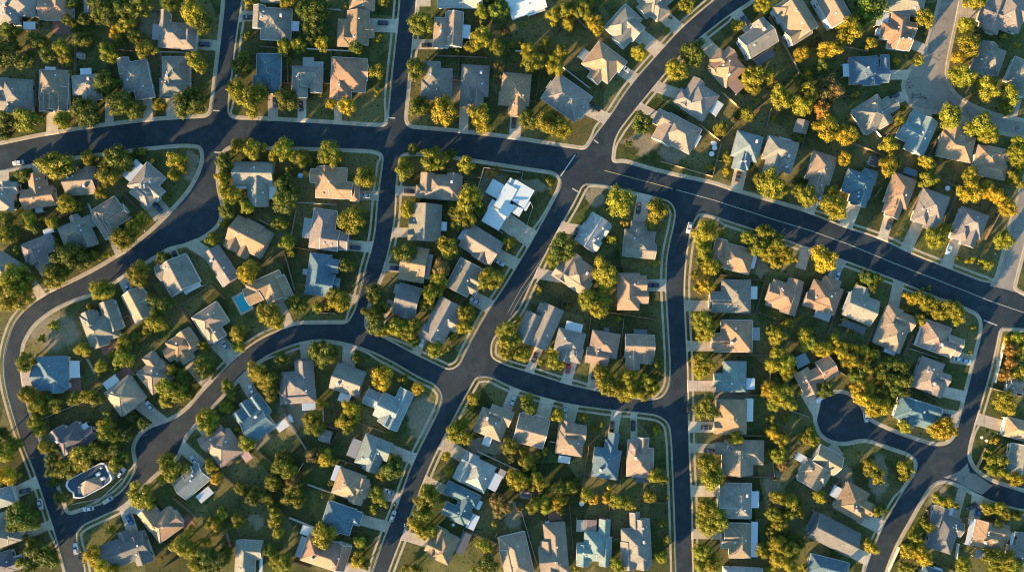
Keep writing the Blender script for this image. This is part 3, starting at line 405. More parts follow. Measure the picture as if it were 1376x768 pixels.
def m_leaf():
    m, nt, b = nodes('foliage')
    oi = nt.nodes.new('ShaderNodeObjectInfo'); ge = nt.nodes.new('ShaderNodeNewGeometry')
    r = ge.outputs['Random Per Island']
    lum = ramp(nt, r, (0.0, 0.55), (0.5, 0.95), (1.0, 1.5))
    c = mixc(nt, 1.0, oi.outputs['Color'], lum, 'MULTIPLY')
    n = noise(nt, ge.outputs['Position'], 0.55, 2)
    c = mixc(nt, ramp(nt, n, (0.35, 0.0), (0.7, 0.45)), c, mixc(nt, 1.0, c, (1.5, 1.15, 0.6), 'MULTIPLY'))
    L(nt, c, b.inputs['Base Color']); b.inputs['Roughness'].default_value = 0.65; b.inputs['Specular IOR Level'].default_value = 0.25
    tr = nt.nodes.new('ShaderNodeBsdfTranslucent'); L(nt, c, tr.inputs['Color'])
    mx = nt.nodes.new('ShaderNodeMixShader'); mx.inputs[0].default_value = 0.28
    L(nt, b.outputs[0], mx.inputs[1]); L(nt, tr.outputs[0], mx.inputs[2])
    L(nt, mx.outputs[0], nt.nodes['Material Output'].inputs['Surface'])
    return m
def m_lawn():
    m, nt, b = nodes('lawn_grass'); g = geoco(nt)
    big = noise(nt, g, 0.045, 3); mid = noise(nt, g, 0.22, 4, 0.65); fine = noise(nt, g, 2.2, 3, 0.7)
    c = mixc(nt, ramp(nt, mid, (0.3, 0.0), (0.72, 1.0)), GRASS[0], GRASS[1])
    c = mixc(nt, ramp(nt, big, (0.42, 0.0), (0.66, 0.75)), c, GRASS[2])
    # each yard mown and watered differently
    vo = N(nt, 'ShaderNodeTexVoronoi', Scale=0.055); L(nt, g, vo.inputs['Vector'])
    vs = nt.nodes.new('ShaderNodeSeparateColor'); L(nt, vo.outputs['Color'], vs.inputs[0])
    c = mixc(nt, 1.0, c, ramp(nt, vs.outputs[0], (0.0, 0.65), (1.0, 1.3)), 'MULTIPLY')
    c = mixc(nt, ramp(nt, vs.outputs[1], (0.70, 0.0), (0.85, 0.6)), c, GRASS[2])
    # bare patches
    warp = N(nt, 'ShaderNodeTexNoise', Scale=0.22, Detail=4.0); L(nt, g, warp.inputs['Vector'])
    off = N(nt, 'ShaderNodeVectorMath', operation='MULTIPLY_ADD'); L(nt, warp.outputs['Color'], off.inputs[0])
    off.inputs[1].default_value = (9, 9, 0); L(nt, g, off.inputs[2])
    tot = None
    for (px, py, rx, ry) in DRY:
        x, y = P(px, py)
        su = N(nt, 'ShaderNodeVectorMath', operation='SUBTRACT'); L(nt, off.outputs[0], su.inputs[0]); su.inputs[1].default_value = (x + 4.5, y + 4.5, 0)
        mu = N(nt, 'ShaderNodeVectorMath', operation='MULTIPLY'); L(nt, su.outputs[0], mu.inputs[0]); mu.inputs[1].default_value = (1/(rx*S), 1/(ry*S), 0)
        le = N(nt, 'ShaderNodeVectorMath', operation='LENGTH'); L(nt, mu.outputs[0], le.inputs[0])
        if tot is None: tot = le.outputs['Value']
        else:
            mi = N(nt, 'ShaderNodeMath', operation='MINIMUM'); L(nt, tot, mi.inputs[0]); L(nt, le.outputs['Value'], mi.inputs[1]); tot = mi.outputs[0]
    # clumps of planting and weeds
    cl = noise(nt, g, 0.75, 3, 0.6)
    c = mixc(nt, ramp(nt, cl, (0.56, 0.0), (0.66, 0.8)), c, (0.016, 0.030, 0.008))
    c = mixc(nt, ramp(nt, noise(nt, g, 0.5, 5, 0.7), (0.60, 0.0), (0.72, 0.7)), c, (0.15, 0.12, 0.045))
    dirt = mixc(nt, noise(nt, g, 0.9, 4, 0.7), (0.14, 0.115, 0.07), (0.33, 0.27, 0.19))
    c = mixc(nt, ramp(nt, tot, (0.72, 0.85), (1.05, 0.0)), c, dirt)
    c = mixc(nt, 1.0, c, ramp(nt, fine, (0.3, 0.62), (0.7, 1.3)), 'MULTIPLY')
    L(nt, c, b.inputs['Base Color']); b.inputs['Roughness'].default_value = 0.95; b.inputs['Specular IOR Level'].default_value = 0.1
    bump(nt, b, fine, 0.8, 0.12)
    return m
def m_asphalt(name, c0, c1, worn):
    m, nt, b = nodes(name); g = geoco(nt)
    big = noise(nt, g, 0.03, 4, 0.6); mid = noise(nt, g, 0.25, 5, 0.65, 0.6); fine = noise(nt, g, 6, 2, 0.6)
    c = mixc(nt, ramp(nt, big, (0.35, 0.0), (0.65, 1.0)), c0, c1)
    c = mixc(nt, ramp(nt, mid, (0.48, 0.0), (0.8, 0.6)), c, worn)
    c = mixc(nt, ramp(nt, noise(nt, g, 0.085, 6, 0.7, 1.2), (0.48, 0.0), (0.66, 0.55)), c, worn)
    vo = N(nt, 'ShaderNodeTexVoronoi', feature='DISTANCE_TO_EDGE', Scale=0.07)
    wv = N(nt, 'ShaderNodeTexNoise', Scale=0.15, Detail=5.0); L(nt, g, wv.inputs['Vector'])
    ad = N(nt, 'ShaderNodeVectorMath', operation='MULTIPLY_ADD'); L(nt, wv.outputs['Color'], ad.inputs[0]); ad.inputs[1].default_value = (16, 16, 0); L(nt, g, ad.inputs[2])
    L(nt, ad.outputs[0], vo.inputs['Vector'])
    c = mixc(nt, ramp(nt, vo.outputs['Distance'], (0.004, 0.55), (0.012, 0.0)), c, (0.022, 0.022, 0.024))
    c = mixc(nt, 1.0, c, ramp(nt, fine, (0.3, 0.82), (0.7, 1.15)), 'MULTIPLY')
    L(nt, c, b.inputs['Base Color']); b.inputs['Roughness'].default_value = 0.88; b.inputs['Specular IOR Level'].default_value = 0.25
    return m
def m_concrete(name, c0, c1, joints=0.0):
    m, nt, b = nodes(name); g = geoco(nt)
    c = mixc(nt, ramp(nt, noise(nt, g, 0.35, 5, 0.65), (0.3, 0.0), (0.7, 1.0)), c0, c1)
    c = mixc(nt, ramp(nt, noise(nt, g, 1.6, 4, 0.7), (0.55, 0.0), (0.75, 0.35)), c, tuple(x*0.55 for x in c0))
    oi = nt.nodes.new('ShaderNodeObjectInfo')
    c = mixc(nt, 1.0, c, oi.outputs['Color'], 'MULTIPLY')
    if joints:
        br = N(nt, 'ShaderNodeTexBrick', Scale=1.0, offset=0.0); L(nt, objco(nt), br.inputs['Vector'])
        br.inputs['Brick Width'].default_value = joints; br.inputs['Row Height'].default_value = joints; br.inputs['Mortar Size'].default_value = 0.035
        br.inputs['Color1'].default_value = br.inputs['Color2'].default_value = (1,1,1,1); br.inputs['Mortar'].default_value = (.45,.45,.45,1)
        c = mixc(nt, 1.0, c, br.outputs['Color'], 'MULTIPLY')
    L(nt, c, b.inputs['Base Color']); b.inputs['Roughness'].default_value = 0.9; b.inputs['Specular IOR Level'].default_value = 0.2
    return m

GRASS = [(0.038, 0.052, 0.014), (0.080, 0.086, 0.026), (0.18, 0.145, 0.06)]
M = {}
M['shingle'] = m_shingle(); M['ridge'] = m_shingle('ridge_cap', 1.25)
M['wall'] = m_objcol('painted_siding', 0.8, var=0.06)
M['trim'] = simple('white_trim', (0.66, 0.64, 0.60), 0.6, 0.06)
M['metal_roof'] = m_objcol('metal_sheet', 0.45, var=0.10)
M['glass'] = simple('dark_glass', (0.02, 0.025, 0.03), 0.08, 0.0)
M['door'] = m_objcol('door_paint', 0.5)
M['vent'] = simple('vent_metal', (0.55, 0.55, 0.55), 0.5)
M['brick'] = simple('chimney_brick', (0.26, 0.15, 0.11), 0.9, 0.3, 6)
M['leaf'] = m_leaf()
M['bark'] = simple('bark', (0.10, 0.075, 0.05), 0.95, 0.3, 4)
M['lawn'] = m_lawn()
M['asphalt'] = m_asphalt('asphalt_new', (0.013, 0.023, 0.032), (0.021, 0.032, 0.042), (0.046, 0.055, 0.062))
M['asphalt_old'] = m_asphalt('asphalt_old', (0.19, 0.165, 0.14), (0.245, 0.215, 0.18), (0.29, 0.255, 0.215))
M['kerb'] = m_concrete('kerb_concrete', (0.27, 0.225, 0.165), (0.39, 0.325, 0.24))
M['walk'] = m_concrete('walk_concrete', (0.29, 0.242, 0.178), (0.42, 0.352, 0.262))
M['drive'] = m_concrete('drive_concrete', (0.35, 0.298, 0.23), (0.50, 0.43, 0.335), 3.4)
M['paver'] = simple('brick_paving', (0.24, 0.11, 0.08), 0.9, 0.35, 3)
M['paint'] = simple('road_paint', (0.36, 0.34, 0.28), 0.7, 0.3, 1.2)
M['yellow'] = simple('road_paint_yellow', (0.36, 0.27, 0.11), 0.7, 0.3, 1.2)
M['car'] = m_objcol('car_paint', 0.28, 0.7, 0.02)
M['tyre'] = simple('rubber', (0.02, 0.02, 0.02), 0.85)
M['rim'] = simple('alloy', (0.45, 0.45, 0.46), 0.35, 0.05, metallic=0.8)
M['lamp_glass'] = simple('lamp_glass', (0.75, 0.75, 0.72), 0.15)
M['tail'] = simple('tail_lens', (0.35, 0.02, 0.02), 0.2)
M['fence'] = m_objcol('fence_board', 0.9, var=0.3)
M['water'] = simple('pool_water', (0.005, 0.27, 0.36), 0.35, 0.1, 0.6)
M['pondwater'] = simple('pond_water', (0.05, 0.08, 0.09), 0.05, 0.2, 0.6)
M['cloth'] = m_objcol('woven_sheet', 0.8)

# ---------------------------------------------------------------- light, sky, camera
SUN_EL, SUN_AZ = math.radians(10.5), math.radians(226)      # azimuth clockwise from north
sc = bpy.context.scene
w = bpy.data.worlds.new('World'); sc.world = w; w.use_nodes = True
nt = w.node_tree; sk = nt.nodes.new('ShaderNodeTexSky'); sk.sky_type = 'NISHITA'; sk.sun_disc = False
sk.sun_elevation = SUN_EL; sk.sun_rotation = SUN_AZ; sk.air_density = 1.0; sk.dust_density = 0.4; sk.ozone_density = 2.4
L(nt, mixc(nt, 1.0, sk.outputs[0], (0.76, 1.0, 0.98), 'MULTIPLY'), nt.nodes['Background'].inputs[0]); nt.nodes['Background'].inputs[1].default_value = SKY_STRENGTH
sl = bpy.data.lights.new('sun', 'SUN'); sl.energy = 5.0; sl.angle = math.radians(0.5); sl.color = SUN_COLOR
so = bpy.data.objects.new('sun', sl); C.objects.link(so)
sd = Vector((math.sin(SUN_AZ)*math.cos(SUN_EL), math.cos(SUN_AZ)*math.cos(SUN_EL), math.sin(SUN_EL)))
so.rotation_euler = sd.to_track_quat('Z', 'Y').to_euler(); so.location = (-60, -60, 60)
cd = bpy.data.cameras.new('camera'); cd.sensor_width = 36; cd.lens = 36 * CAM_H / (1376 * S); cd.clip_end = 6000; cd.clip_start = 1
cam = bpy.data.objects.new('camera', cd); C.objects.link(cam); cam.location = (0, 0, CAM_H); cam.rotation_euler = (0, 0, 0)
sc.camera = cam
sc.view_settings.view_transform = 'Standard'; sc.view_settings.look = 'None'; sc.view_settings.exposure = EXPOSURE; sc.view_settings.gamma = 1
sc.cycles.pixel_filter_type = 'BLACKMAN_HARRIS'; sc.cycles.filter_width = 1.1; sc.cycles.max_bounces = 5; sc.cycles.diffuse_bounces = 3; sc.cycles.glossy_bounces = 2; sc.cycles.transmission_bounces = 2; sc.cycles.transparent_max_bounces = 4

# ---------------------------------------------------------------- ground, streets, kerbs, lawns
g = MB(); g.add([(-3000,-3000,-0.06),(3000,-3000,-0.06),(3000,3000,-0.06),(-3000,3000,-0.06)], [(0,1,2,3)])
tag(g.build('ground', [M['lawn']]), 'dark grassy ground around the suburb', kind='structure')
rx0, ry0 = P(-165, 935); rx1, ry1 = P(1545, -165)
g = MB(); g.add([(rx0,ry0,0),(rx1,ry0,0),(rx1,ry1,0),(rx0,ry1,0)], [(0,1,2,3)])
tag(g.build('road', [M['asphalt']]), 'dark asphalt streets between the blocks', kind='structure')

def fillet(pts):
    n = len(pts); out = []
    for i in range(n):
        p = Vector(pts[i][:2]); a = Vector(pts[i-1][:2]); b = Vector(pts[(i+1) % n][:2])
        r = pts[i][2] if len(pts[i]) > 2 else None
        da, db = (a - p), (b - p); la, lb = da.length, db.length
        if r == 0: out.append(p); continue
        t = min(la, lb) * 0.5
        if r is not None:
            ang = da.angle(db); t = min(la * 0.9, lb * 0.9, r / max(0.2, math.tan(ang / 2)))
            if len(pts[i-1]) < 3 or pts[i-1][2] != 0: t = min(t, la * 0.5 if len(pts[i-1]) < 3 else t)
            if len(pts[(i+1) % n]) < 3: t = min(t, lb * 0.5)
        s0, s1 = p + da.normalized() * t, p + db.normalized() * t
        k = 7
        for j in range(k + 1):
            u = j / k
            out.append(s0 * (1-u)**2 + p * 2*u*(1-u) + s1 * u*u)
    # drop doubles, densify
    res = []
    for i, p in enumerate(out):
        q = out[(i + 1) % len(out)]
        if (q - p).length < 0.3: continue
        m = max(1, int((q - p).length / 6))
        for j in range(m): res.append(p.lerp(q, j / m))
    return res
def inside(poly, x, y):
    c = False; n = len(poly); j = n - 1
    for i in range(n):
        yi, yj = poly[i][1], poly[j][1]
        if (yi > y) != (yj > y) and x < (poly[j][0]-poly[i][0])*(y-yi)/(yj-yi) + poly[i][0]: c = not c
        j = i
    return c
def inset(poly, norms, d):
    return [(p[0] + n[0]*dd, p[1] + n[1]*dd) for p, n, dd in zip(poly, norms, d)]
BL_OUT = []
ZL, ZK, ZW, ZD = 0.120, 0.126, 0.130, 0.136
for bname, pts, verge in BLOCKS:
    o = fillet(pts)
    ar = sum(o[i].x*o[(i+1) % len(o)].y - o[(i+1) % len(o)].x*o[i].y for i in range(len(o)))
    sgn = 1 if ar > 0 else -1
    n = len(o); norms = []
    for i in range(n):
        d = (o[(i+1) % n] - o[i]).normalized() + (o[i] - o[i-1]).normalized()
        d = d.normalized() if d.length > 1e-6 else Vector((1, 0))
        norms.append((-d.y*sgn, d.x*sgn))
    o2 = [(p.x, p.y) for p in o]; BL_OUT.append(o2)
    vg = [1.0 if verge(*p) else 0.0 for p in o2]
    for _ in range(2): vg = [(vg[i-1] + vg[i] + vg[(i+1) % n]) / 3 for i in range(n)]
    W3 = lambda ring, z: [(*P(x, y), z) for x, y in ring]
    # lawn slab
    lv = W3(inset(o2, norms, [0.5]*n), ZL)
    tris = tessellate_polygon([[Vector((v[0], v[1], 0)) for v in lv]])
    fs_ = []
    for t in tris:
        a_, b_, c_ = (lv[k] for k in t)
        fs_.append(tuple(t) if (b_[0]-a_[0])*(c_[1]-a_[1]) - (b_[1]-a_[1])*(c_[0]-a_[0]) > 0 else tuple(t)[::-1])
    me = mesh('lawn', lv, fs_, [M['lawn']])
    at_ = sum(((lv[t[1]][0]-lv[t[0]][0])*(lv[t[2]][1]-lv[t[0]][1]) - (lv[t[1]][1]-lv[t[0]][1])*(lv[t[2]][0]-lv[t[0]][0]))/2 for t in fs_)
    print(bname, 'area ratio', round(at_ / (abs(ar)/2*S*S), 3))
    tag(link('lawn', me), None, kind='structure')
    # gutter pan on the road, kerb
    mb = MB()
    def strip(r0, z0, r1, z1):
        a, b = W3(inset(o2, norms, r0), z0), W3(inset(o2, norms, r1), z1)
        mb.add(a + b, [((i, (i+1) % n, n+(i+1) % n, n+i) if sgn < 0 else (n+i, n+(i+1) % n, (i+1) % n, i)) for i in range(n)])
    strip([-1.3]*n, 0.006, [0.0]*n, 0.010); strip([0.0]*n, 0.010, [0.15]*n, ZK); strip([0.15]*n, ZK, [1.1]*n, ZK)
    tag(mb.build('kerb', [M['kerb']]), None, kind='structure')
    mb = MB()
    a0 = [1.14 + 3.6*v for v in vg]; a1 = [1.14 + 3.6*v + 3.0 for v in vg]
    strip(a0, ZW, a1, ZW)
    tag(mb.build('sidewalk', [M['walk']]), None, kind='structure')
# old pale asphalt of the courts
def poly_sheet(name, pts, z, mat):
    m_ = MB(); m_.add([(*P(x, y), z) for x, y in pts], [tuple(range(len(pts)))[::-1]]); return tag(m_.build(name, [mat]), None, kind='structure')
poly_sheet('court_road', [(1266,-160),(1320,-160),(1296,0),(1284,52),(1276,100),(1284,122),(1304,136),(1330,149),(1376,160),(1545,178),(1545,210),(1376,188),(1340,182),(1296,162),(1246,155),(1222,148),(1210,130),(1208,112),(1216,92),(1236,76),(1243,52),(1259,0)], 0.004, M['asphalt_old'])
poly_sheet('side_road', [(1392,184),(1425,200),(1400,275),(1382,330),(1374,360),(1366,393),(1350,388),(1330,384),(1341,350),(1353,300),(1369,250)], 0.0045, M['asphalt_old'])
poly_sheet('side_road', [(1303,634),(1312,637),(1334,652),(1320,664),(1300,655),(1284,645),(1268,641),(1276,638),(1290,632),(1300,622)], 0.0045, M['asphalt_old'])

def on_block(x, y): return any(inside(p, x, y) for p in BL_OUT)
def marking(name, pts, wd, mat, z=0.010, label=None):
    m_ = MB(); n = len(pts); ps = [Vector(P(*p)) for p in pts]; vs = []
    for i, p in enumerate(ps):
        d = (ps[min(i+1, n-1)] - ps[max(i-1, 0)]).normalized(); nn = Vector((-d.y, d.x)) * wd/2
        vs += [(p.x-nn.x, p.y-nn.y, z), (p.x+nn.x, p.y+nn.y, z)]
    m_.add(vs, [(2*i, 2*i+2, 2*i+3, 2*i+1) for i in range(n-1)])
    return tag(m_.build(name, [mat]), None, kind='structure')
marking('road_marking', [(812,229),(850,239),(904,253.5)], 0.26, M['yellow'])
marking('road_marking', [(909,255),(960,269),(1040,295),(1090,310),(1140,328),(1200,353),(1270,380),(1330,404),(1400,428),(1540,476)], 0.24, M['paint'])
for a_, b_ in (((753,237),(773,208)),((769,253),(779,259)),((286,148.5),(295,149)),((521,158),(531,159)),((798,188),(804,192.5)),((288,204.5),(297,205)),((1322,430),(1340,437))):
    marking('stop_line', [a_, b_], 0.5, M['paint'])
marking('road_marking', [(757,298),(735,338),(700,388),(682,420)], 0.12, M['paint'])
marking('road_marking', [(762,296),(738,342),(703,393),(686,423)], 0.10, M['paint'])

for k, (px, py) in enumerate(((310,183),(538,188),(640,203),(775,232),(905,262),(1100,298),(1243,132),(1222,118),(60,620),(210,600),(420,446),(600,520),(700,512),(912,560),(915,660),(1125,572),(1260,620),(1215,690),(520,740),(655,440),(250,300),(30,470))):
    x, y = P(px, py); b_ = MB(); b_.cyl(0, 0, 0, 0.012, 0.36, 0.36, 16)
    tag(b_.build('manhole_cover', [M['tyre']], None, (x, y, 0.004)), None, kind='structure')
# ---------------------------------------------------------------- labels: where things stand
ORD = ['first','second','third','fourth','fifth','sixth','seventh','eighth','ninth','tenth']
hw = []                    # per house: plan x, y, phrase
by = {}
for i, h in enumerate(HOUSES):
    px, py = Q(h[0], h[2], h[3]); by.setdefault(h[1], []).append((px, py, i))
HPH, HPOS = {}, {}
for r, lst in by.items():
    nm, ax = ROWS[r]
    lst.sort(key=lambda t: t[0] if ax == 'x' else t[1])
    for k, (px, py, i) in enumerate(lst):
        HPOS[i] = (px, py)
        HPH[i] = ((ORD[k] + ' ') if len(lst) > 1 else '', nm, ax, len(lst))
def near_house(px, py, n=1):
    return sorted(HPOS, key=lambda i: (HPOS[i][0]-px)**2 + (HPOS[i][1]-py)**2)[:n]
def hphrase(i):
    o, nm, ax, ln = HPH[i]
    return ('the ' + o + 'house, ' + nm) if ln > 1 else 'the house, ' + nm
def direc(px, py, i):
    a = math.degrees(math.atan2(-(py - HPOS[i][1]), px - HPOS[i][0])) % 360
    return ['right of','upper-right of','above','upper-left of','left of','lower-left of','below','lower-right of'][int((a + 22.5) // 45) % 8]
USED = {}
def unique(base, tail, most=16, quals=None):
    """first free label: base + tail; later ones of the same wording get a telling word in front"""
    for q in (quals or []) + ['', 'another ', 'further ', 'more distant ', 'fourth ', 'fifth ', 'sixth ', 'seventh ']:
        s_ = q + base + ' ' + tail
        if s_ not in USED and len(re.findall(r"[A-Za-z0-9][A-Za-z0-9'-]*", s_)) <= most:
            USED[s_] = 1; return s_
    return q + base + ' ' + tail

# ---------------------------------------------------------------- houses
COL = {'g': (0.205,0.186,0.162), 't': (0.24,0.185,0.138), 'b': (0.285,0.185,0.118), 'B': (0.085,0.14,0.175), 'T': (0.155,0.205,0.21), 'w': (0.50,0.53,0.56),
       'd': (0.12,0.115,0.12), 'l': (0.30,0.30,0.29), 'n': (0.05,0.075,0.11), 'k': (0.06,0.06,0.065), 'p': (0.42,0.25,0.2)}
CNAME = {'g': 'grey', 't': 'taupe', 'b': 'brown', 'B': 'blue', 'T': 'teal', 'w': 'white', 'd': 'charcoal', 'l': 'pale grey', 'n': 'navy'}
WALLC = [(0.62,0.59,0.54), (0.55,0.50,0.43), (0.68,0.67,0.64), (0.48,0.44,0.38), (0.60,0.55,0.48), (0.50,0.51,0.51)]
EAVE = 2.75; OVER = 0.5

# shared window and door meshes
def window_mesh():
    b = MB(); b.box(0, 0, 0, 1.5, 0.06, 1.2, 0)
    for x in (-0.78, 0.78): b.box(x, -0.02, 0, 0.08, 0.12, 1.36, 1)
    for z in (-0.64, 0.64): b.box(0, -0.02, z, 1.48, 0.12, 0.08, 1)
    b.box(0, -0.045, 0, 0.05, 0.04, 1.2, 1)
    return mesh('window', b.v, b.f, [M['glass'], M['trim']], b.m)
WIN = window_mesh()
def garage_mesh(wd):
    b = MB(); b.box(0, 0, 1.1, wd, 0.08, 2.2, 0)
    for z in (0.55, 1.1, 1.65): b.box(0, -0.045, z, wd - 0.1, 0.02, 0.03, 1)
    for x in (-wd/2 - 0.07, wd/2 + 0.07): b.box(x, -0.03, 1.15, 0.14, 0.16, 2.3, 1)
    b.box(0, -0.03, 2.28, wd, 0.16, 0.14, 1)
    return mesh('garage_door', b.v, b.f, [M['door'], M['trim']], b.m)
GAR = {4.8: garage_mesh(4.8), 2.6: garage_mesh(2.6)}
def front_mesh():
    b = MB(); b.box(0, 0, 1.05, 0.95, 0.08, 2.1, 0)
    for x in (-0.54, 0.54): b.box(x, -0.02, 1.08, 0.1, 0.14, 2.2, 1)
    b.box(0, -0.02, 2.16, 0.98, 0.14, 0.1, 1)
    b.cyl(0.36, -0.07, 1.0, 1.06, 0.035, 0.035, 6, 1)
    return mesh('front_door', b.v, b.f, [M['door'], M['trim']], b.m)
FDOOR = front_mesh()
def vent_mesh(k):
    b = MB()
    if k == 0: b.cyl(0, 0, -0.3, 0.45, 0.09, 0.09, 8); b.cyl(0, 0, 0.45, 0.5, 0.14, 0.14, 8)
    elif k == 1: b.box(0, 0, 0.1, 0.55, 0.55, 0.4); b.box(0, 0, 0.33, 0.65, 0.65, 0.06)
    else: b.cyl(0, 0, -0.3, 0.25, 0.22, 0.22, 10); b.cyl(0, 0, 0.25, 0.45, 0.33, 0.2, 10)
    return mesh('vent', b.v, b.f, [M['vent']], b.m)
VENT = [vent_mesh(k) for k in range(3)]

def roof_block(mb, gut, cx, cy, w, h, kind, ze, pitch):
    """adds one hip or gable block; returns height function"""
    t = 0.2
    x0, x1, y0, y1 = cx-w/2, cx+w/2, cy-h/2, cy+h/2
    typ, ax = kind[0], kind[1]
    if typ == 'h': ax = 'x' if w >= h else 'y'
    half = (h if ax == 'x' else w) / 2
    ln = (w if ax == 'x' else h) / 2
    rise = half * pitch
    ins = half if typ == 'h' else 0.0
    ins = min(ins, ln - 0.02)
    zt = ze + rise
    if ax == 'x': r0, r1 = (x0+ins, cy, zt), (x1-ins, cy, zt)
    else: r0, r1 = (cx, y0+ins, zt), (cx, y1-ins, zt)
    v = [(x0,y0,ze),(x1,y0,ze),(x1,y1,ze),(x0,y1,ze), r0, r1, (x0,y0,ze-t),(x1,y0,ze-t),(x1,y1,ze-t),(x0,y1,ze-t)]
    ge = 0 if typ == 'h' else 2
    if ax == 'x': fs = [((0,1,5,4),0), ((2,3,4,5),0), ((1,2,5),ge), ((3,0,4),ge)]
    else: fs = [((1,2,5,4),0), ((3,0,4,5),0), ((0,1,4),ge), ((2,3,5),ge)]
    fs += [((6,9,8,7),2)] + [((i+6,(i+1)%4+6,(i+1)%4,i),2) for i in range(4)]
    for f, m_ in fs: mb.add([v[i] for i in f], [tuple(range(len(f)))], m_)
    up = lambda p: (p[0], p[1], p[2] + 0.03)
    mb.beam(up(r0), up(r1), 0.34, 0.07, 1)
    if typ == 'h':
        cs = [(v[0],r0),(v[3],r0),(v[1],r1),(v[2],r1)] if ax == 'x' else [(v[0],r0),(v[1],r0),(v[2],r1),(v[3],r1)]
        for a, b in cs: mb.beam(up(a), up(b), 0.30, 0.06, 1)
    # gutters along the eaves
    e = 0.07
    sides = [((x0,y0-e),(x1,y0-e)), ((x1+e,y0),(x1+e,y1)), ((x1,y1+e),(x0,y1+e)), ((x0-e,y1),(x0-e,y0))]
    for k, (a, b) in enumerate(sides):
        gut.beam((*a, ze-0.08), (*b, ze-0.08), 0.13, 0.15)
    if typ == 'g':      # barge boards up the gable
        for a, b in ([(v[1],r1),(v[2],r1),(v[0],r0),(v[3],r0)] if ax == 'x' else [(v[0],r0),(v[1],r0),(v[2],r1),(v[3],r1)]):
            gut.beam((a[0], a[1], a[2]-0.02), (b[0], b[1], b[2]-0.02), 0.16, 0.16)
    def hf(x, y):
        if not (x0 <= x <= x1 and y0 <= y <= y1): return -1
        dx, dy = min(x-x0, x1-x), min(y-y0, y1-y)
        d = min(dx, dy) if typ == 'h' else (dy if ax == 'x' else dx)
        return ze + d * pitch
    return hf

